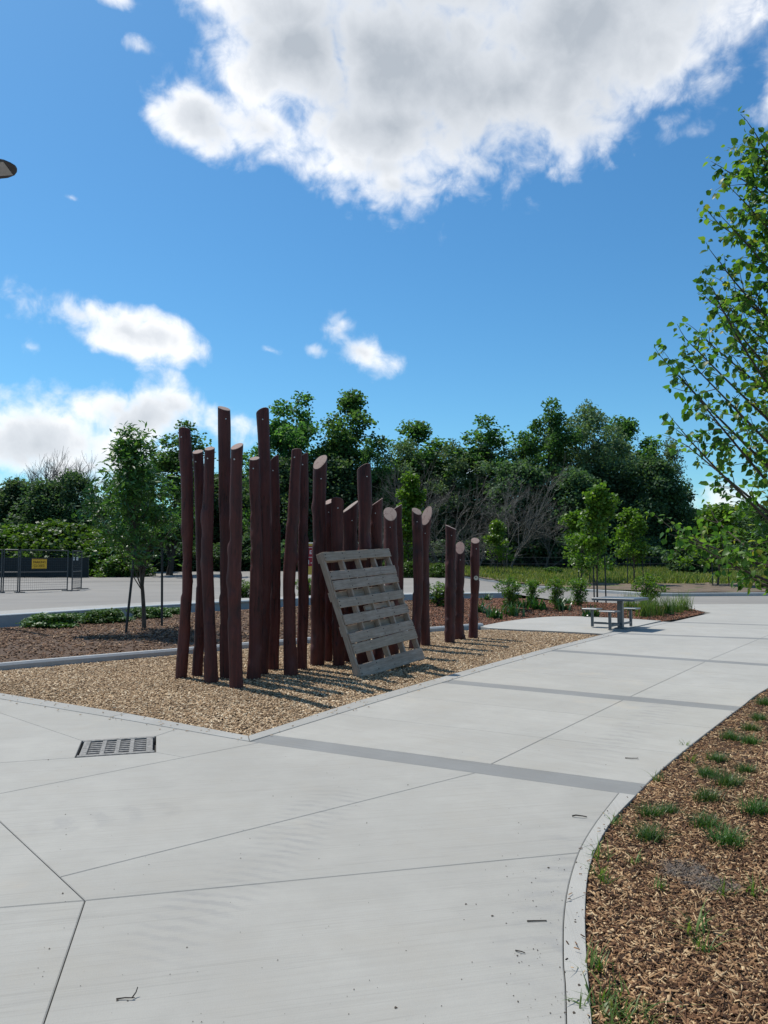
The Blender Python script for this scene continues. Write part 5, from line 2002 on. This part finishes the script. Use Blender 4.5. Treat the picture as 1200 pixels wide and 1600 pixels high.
o = obj('foliage', pear_mesh('pear_leaves', VV[mass]), pear)
o["kind"] = "stuff"
lm = [pear_mesh('pear_leaf', (LEAF * np.array([1, s_, 1]))[None]) for s_ in (0.9, 1.05, 1.2)]
for q, i in enumerate(single):
    o = obj('leaf', lm[q % 3], pear)
    Mx = Matrix(((ax[i, 0], sd[i, 0], nn[i, 0], P0[i, 0]), (ax[i, 1], sd[i, 1], nn[i, 1], P0[i, 1]), (ax[i, 2], sd[i, 2], nn[i, 2], P0[i, 2]), (0, 0, 0, 1)))
    o.matrix_local = Mx @ Matrix.Scale(float(L[i]), 4)


# ------------------------------------------------------------------ small plants
def gen_tuft(seed, n, h, spread, wid, mat, name, seg=3, arch=0.6):
    r_ = np.random.default_rng(seed)
    V, F = [], []
    for _ in range(n):
        a_ = r_.uniform(0, 6.28)
        b0_ = np.array([r_.normal(0, spread * 0.28), r_.normal(0, spread * 0.28), -0.01])
        L_ = h * r_.uniform(0.55, 1.15)
        tl = r_.uniform(0.1, 1.0) * arch
        d_ = np.array([math.cos(a_), math.sin(a_), 0])
        s_ = np.array([-math.sin(a_), math.cos(a_), 0]) * wid * r_.uniform(0.6, 1.1)
        k0 = len(V)
        for j in range(seg + 1):
            t = j / seg
            p = b0_ + d_ * (L_ * tl * t * t * 1.1 + 0.02 * t) + np.array([0, 0, L_ * (t - 0.45 * tl * t * t)])
            w_ = (1 - t ** 1.5) + 0.05
            V.append(p - s_ * w_)
            V.append(p + s_ * w_)
        for j in range(seg):
            F.append((k0 + 2 * j, k0 + 2 * j + 1, k0 + 2 * j + 3, k0 + 2 * j + 2))
    return fmesh(name, np.array(V), [np.array(F)], mat)


TUFT = [gen_tuft(200 + k, 260, 0.14, 0.15, 0.0028, M['blade'], 'sedge_blades', arch=1.0) for k in range(3)]
WEED = [gen_tuft(210 + k, 22, 0.12, 0.08, 0.004, M['blade_light'], 'weed_blades', arch=0.9) for k in range(2)]
CLMP = gen_tuft(220, 130, 0.10, 0.26, 0.005, M['blade_light'], 'clump_blades', arch=1.1)
TALL = [gen_tuft(230 + k, 150, 1.0, 0.5, 0.009, M['blade_light'], 'tall_grass_blades', 4, 0.55) for k in range(2)]
for k, (px, py, s_, lb) in enumerate([
        (1016, 1313, 1.0, 'dense dark sedge tuft nearest the kerb bend'),
        (1018, 1275, 0.85, 'left of two touching sedge tufts beyond the dense dark one'),
        (1045, 1271, 0.7, 'right of two touching sedge tufts beyond the dense dark one'),
        (1137, 1320, 1.05, 'loose sedge tuft nearest the camera, centre of the bed'),
        (1106, 1293, 0.95, 'sedge tuft just behind the loose nearest one'),
        (1182, 1272, 1.15, 'broad sedge tuft at the right edge of the picture'),
        (1104, 1252, 1.0, 'wide flat sedge tuft in the middle of the bed'),
        (1140, 1229, 1.1, 'tall arching sedge tuft in the middle of the bed'),
        (1106, 1214, 0.95, 'sedge tuft left of the tall arching one'),
        (1166, 1207, 0.8, 'small round sedge tuft near the right edge'),
        (1120, 1190, 0.85, 'small sedge tuft behind the tall arching one'),
        (1174, 1163, 1.0, 'sedge tuft in front of a cluster by the right edge'),
        (1142, 1156, 1.0, 'sedge tuft at the left of the far cluster'),
        (1172, 1142, 0.95, 'sedge tuft behind the far cluster'),
        (1187, 1126, 0.95, 'sedge tuft close to the path near the right edge'),
        (1196, 1102, 1.1, 'farthest sedge tuft where bed meets path')]):
    p = on_bed3(px, py)
    place('sedge_tuft', [('blades', TUFT[k % 3])], (p.x, p.y, p.z), (s_ * 0.88, s_ * 0.88, s_ * 0.85), k * 1.7, lb, 'grass tuft', 'sedge tufts in the mulch bed')
for k, (px, py, s_, lb) in enumerate([
        (940, 1345, 1.1, 'weedy grass hanging over the kerb bend'), (934, 1372, 0.9, 'weed strands at the kerb below the bend'), (960, 1290, 0.8, 'bright seedling by the kerb near the grey band'),
        (994, 1352, 0.8, 'thin yellow green seedling below the dense dark sedge'), (945, 1382, 0.7, 'tiny weed right of the kerb weeds'), (1032, 1392, 0.7, 'sparse weed in the middle of the mulch'),
        (1136, 1402, 0.9, 'weed in the grey dusty patch'), (1078, 1192, 1.0, 'bright weed at the bed edge by the path'), (1026, 1222, 0.9, 'weed blades rising over the path edge'),
        (1090, 1462, 1.3, 'tall green weed in the near mulch'), (1098, 1488, 0.9, 'small weed below the tall green one'), (933, 1520, 1.1, 'weed patch against the straight kerb'), (1182, 1400, 0.9, 'thin weed near the right edge'), (1070, 1168, 0.8, 'grass blades poking over the far path edge')]):
    p = on_bed3(px, py)
    place('weed', [('blades', WEED[k % 2])], (p.x, p.y, p.z), s_, k * 2.1, lb, 'weed', 'weeds in the mulch bed')
p = on_bed3(958, 1592)
place('grass_clump', [('blades', CLMP)], (p.x + 0.02, p.y, p.z), 0.95, 0.5, 'large weedy grass clump at the bottom by the kerb', 'grass clump')

# junipers and shrubs of the planting bed
JUN = gen_tree(301, 0.34, lambda t: 0.50 * (1 - 0.4 * t), 0.1, 70, 60, 0.13, 0.075, 0.012, M['leaf_juniper'], M['bark'], 'juniper', 0.35, forks=3, flat=0.5, inner=0.6)
UPS = [gen_tree(310 + k, 1.15, ov(0.80, 0.45)(0.38), 0.10, 46, 36, 0.13, 0.08, 0.012, M['leaf_bright'], M['bark'], 'upshrub', 0.40, forks=6, inner=0.2) for k in range(2)]
HOS = gen_tuft(320, 46, 0.46, 0.32, 0.035, M['leaf_hosta'], 'perennial_leaves', 3, 1.0)


def bedp(px, py):
    z = 0.1
    for _ in range(4):
        p = G(px, py, z)
        z = bz2(p.x, p.y)
    return Vector((p.x, p.y, z - 0.01))


for k, (px, py, s_, lb) in enumerate([(78, 980, 1.15, 'low spreading juniper at the far left before the wall'), (160, 973, 1.15, 'low spreading juniper left of the ash stake'), (238, 965, 1.0, 'low juniper between the ash trunk and right stake'), (272, 961, 0.75, 'small juniper right of the right ash stake')]):
    place('juniper', list(zip(('stems', 'foliage'), JUN)), bedp(px, py), (s_ * 1.25, s_ * 1.1, s_ * 0.75), k * 1.3, lb, 'juniper', 'low junipers in front of the wall')
for k, (px, py, s_, lb) in enumerate([(380, 945, 0.85, 'small green shrub seen between the left logs'), (480, 941, 0.9, 'small green shrub seen left of the pallet'), (686, 948, 0.85, 'rounded green shrub between the separate logs')]):
    place('small_shrub', [('stems', SHR[0][0]), ('foliage', UPS[0][1])][1:] + [('stems', UPS[0][0])], bedp(px, py), (s_ * 1.7, s_ * 1.7, s_ * 0.8), k, lb, 'shrub', 'small shrubs in the planting bed')
for k, (px, py, hpx, s_, lb) in enumerate([(797, 951, 50, 1.25, 'upright shrub nearest the rightmost log'), (832, 949, 46, 0.95, 'second upright shrub right of the rightmost log'), (869, 948, 46, 1.0, 'third upright shrub, above the concrete pad'), (905, 947, 46, 1.15, 'fourth upright shrub, left of the table')]):
    p = bedp(px, py)
    h_ = (D(px, py - hpx, p.y).z - p.z) / 1.22
    place('upright_shrub', list(zip(('stems', 'foliage'), UPS[k % 2])), p, (s_ * 0.78, s_ * 0.78, h_ * 1.05), k * 1.1, lb, 'shrub', 'upright shrubs in the bed behind the pad')
for k, (px, py, s_, lb) in enumerate([(750, 957, 1.0, 'leafy perennial just right of the rightmost log'), (773, 967, 1.0, 'leafy perennial nearest the pad corner'), (800, 964, 1.1, 'leafy perennial in front of the first upright shrub'), (818, 958, 1.0, 'leafy perennial between first and second upright shrubs'),
                                      (840, 959, 1.1, 'leafy perennial in front of the second upright shrub'), (876, 959, 1.1, 'leafy perennial in front of the third upright shrub'), (922, 962, 1.0, 'leafy perennial behind the left seat of the table'), (762, 938, 0.8, 'leafy perennial by the end of the wall'), (885, 944, 0.8, 'leafy perennial behind the fourth upright shrub')]):
    place('leafy_perennial', [('leaves', HOS)], bedp(px, py), s_, k * 1.9, lb, 'perennial', 'leafy perennials in the red mulch')
for k, (px, py, s_, lb) in enumerate([(1008, 964, 0.95, 'tall grass clump right behind the table'), (1026, 962, 0.85, 'second tall grass clump right of the table'), (1042, 959, 0.8, 'third tall grass clump right of the table'), (1056, 957, 0.75, 'fourth tall grass clump right of the table'), (1070, 954, 0.85, 'last tall grass clump at the bed tip'), (985, 958, 0.8, 'tall grass clump seen under the table top')]):
    place('tall_grass', [('blades', TALL[k % 2])], bedp(px, py), (s_, s_, s_ * 0.85), k * 1.3, lb, 'grass clump', 'tall grass clumps behind the table')
p = bedp(1013, 956)
place('lime_shrub', list(zip(('stems', 'foliage'), UPS[0])), p, (1.1, 1.1, 1.0), 2.0, 'lime green leafy shrub above the grass behind the table', 'shrub')


# ------------------------------------------------------------------ litter on the paving
def twig_thing(px, py, pts, rad, label, mat='bark_dark', name='fallen_twig'):
    p = G(px, py, 0.001)
    root = empty(name, p)
    tag(root, label, 'twig', 'twigs lying on the concrete')
    for q, line in enumerate(pts):
        MB().tube([Vector((a_, b2, rad + c_)) for a_, b2, c_ in line], [rad * (1 - 0.5 * i / len(line)) for i in range(len(line))], 6).build('stem' if q == 0 else 'side_shoot', M[mat], root)


twig_thing(195, 1562, [[(-0.03, 0, 0), (0.0, 0.002, 0.003), (0.035, 0.0, 0.004)], [(0.025, 0, 0.003), (0.033, 0.02, 0.012), (0.036, 0.03, 0.025)]], 0.0028, 'forked twig on the concrete at the lower left')
twig_thing(905, 1277, [[(-0.04, 0.01, 0), (-0.02, 0.0, 0.008), (0.02, -0.01, 0.006), (0.045, -0.006, 0.0)]], 0.005, 'dark curled twig near the kerb below the grey band')
twig_thing(838, 1440, [[(-0.04, 0, 0), (0.045, 0.004, 0.0)]], 0.0032, 'straight splinter in the middle of the near concrete')
twig_thing(988, 1186, [[(-0.05, 0.02, 0), (-0.01, -0.01, 0.005), (0.04, -0.005, 0.004), (0.05, 0.02, 0.002)]], 0.004, 'bent twig on the path beyond the first grey band')
twig_thing(812, 1488, [[(-0.015, 0.01, 0), (0.005, -0.006, 0.004), (0.02, -0.01, 0)]], 0.0028, 'small curled twig near the kerb at lower right')
r = np.random.default_rng(401)
px_ = np.concatenate([r.uniform(40, 1000, 170), r.normal(860, 50, 110)])
py2 = np.concatenate([r.uniform(1110, 1600, 170), r.uniform(1330, 1600, 110)])
pts = np.array([[*G(a_, b2, 0.002)] for a_, b2 in zip(px_, py2)])
ok = in_poly(fore_top, pts[:, :2]) | in_poly(path_poly, pts[:, :2])
pts = pts[ok]
sz = r.uniform(0.0014, 0.0042, len(pts)) * r.choice([0.7, 1, 1.6], len(pts), p=[.5, .4, .1])
T_ = np.array([[1, 0, 0], [-0.6, 0.9, 0], [-0.5, -0.8, 0], [0, 0.1, 0.8]])
V = (pts[:, None, :] + T_[None] * sz[:, None, None] * r.uniform(0.6, 1.5, (len(pts), 1, 3))).reshape(-1, 3)
F = ((np.arange(len(pts)) * 4)[:, None, None] + np.array([[0, 1, 3], [1, 2, 3], [2, 0, 3]])[None]).reshape(-1, 3)
tag(obj('grit', fmesh('grit', V, [F], M['grit'])), 'scattered dark grit and crumbs on the concrete', 'grit', kind='stuff')

# chips and mulch kicked onto the paving along the beds
spill = []
for i in range(len(full) - 1):
    if full[i + 1].y < 20 and full[i].x > -6:
        spill.append([(full[i].x, full[i].y), (full[i + 1].x, full[i + 1].y), (off[i + 1].x * 1.6 - full[i + 1].x * 0.6, off[i + 1].y * 1.6 - full[i + 1].y * 0.6), (off[i].x * 1.6 - full[i].x * 0.6, off[i].y * 1.6 - full[i].y * 0.6)])
for q, P in enumerate(spill):
    tag(chips('spilled_chips', P, lambda xy: np.full(len(xy), 0.006), 26, (0.012, 0.03), (0.006, 0.012), (0.003, 0.006), M['chips'], 500 + q, 0.12),
        'stray pale wood chips kicked onto the concrete edge of the log bed', 'wood chips', kind='stuff')
P = [tuple(p) for p in rib_out] + [tuple(p) for p in rs[::-1]]
tag(chips('spilled_mulch', P, lambda xy: np.full(len(xy), 0.004), 34, (0.01, 0.03), (0.002, 0.006), (0.002, 0.004), M['mulch'], 520, 0.1, box=((-1, 2.4), (5, 7))),
    'stray mulch shreds on the ribbon kerb', 'mulch', kind='stuff')
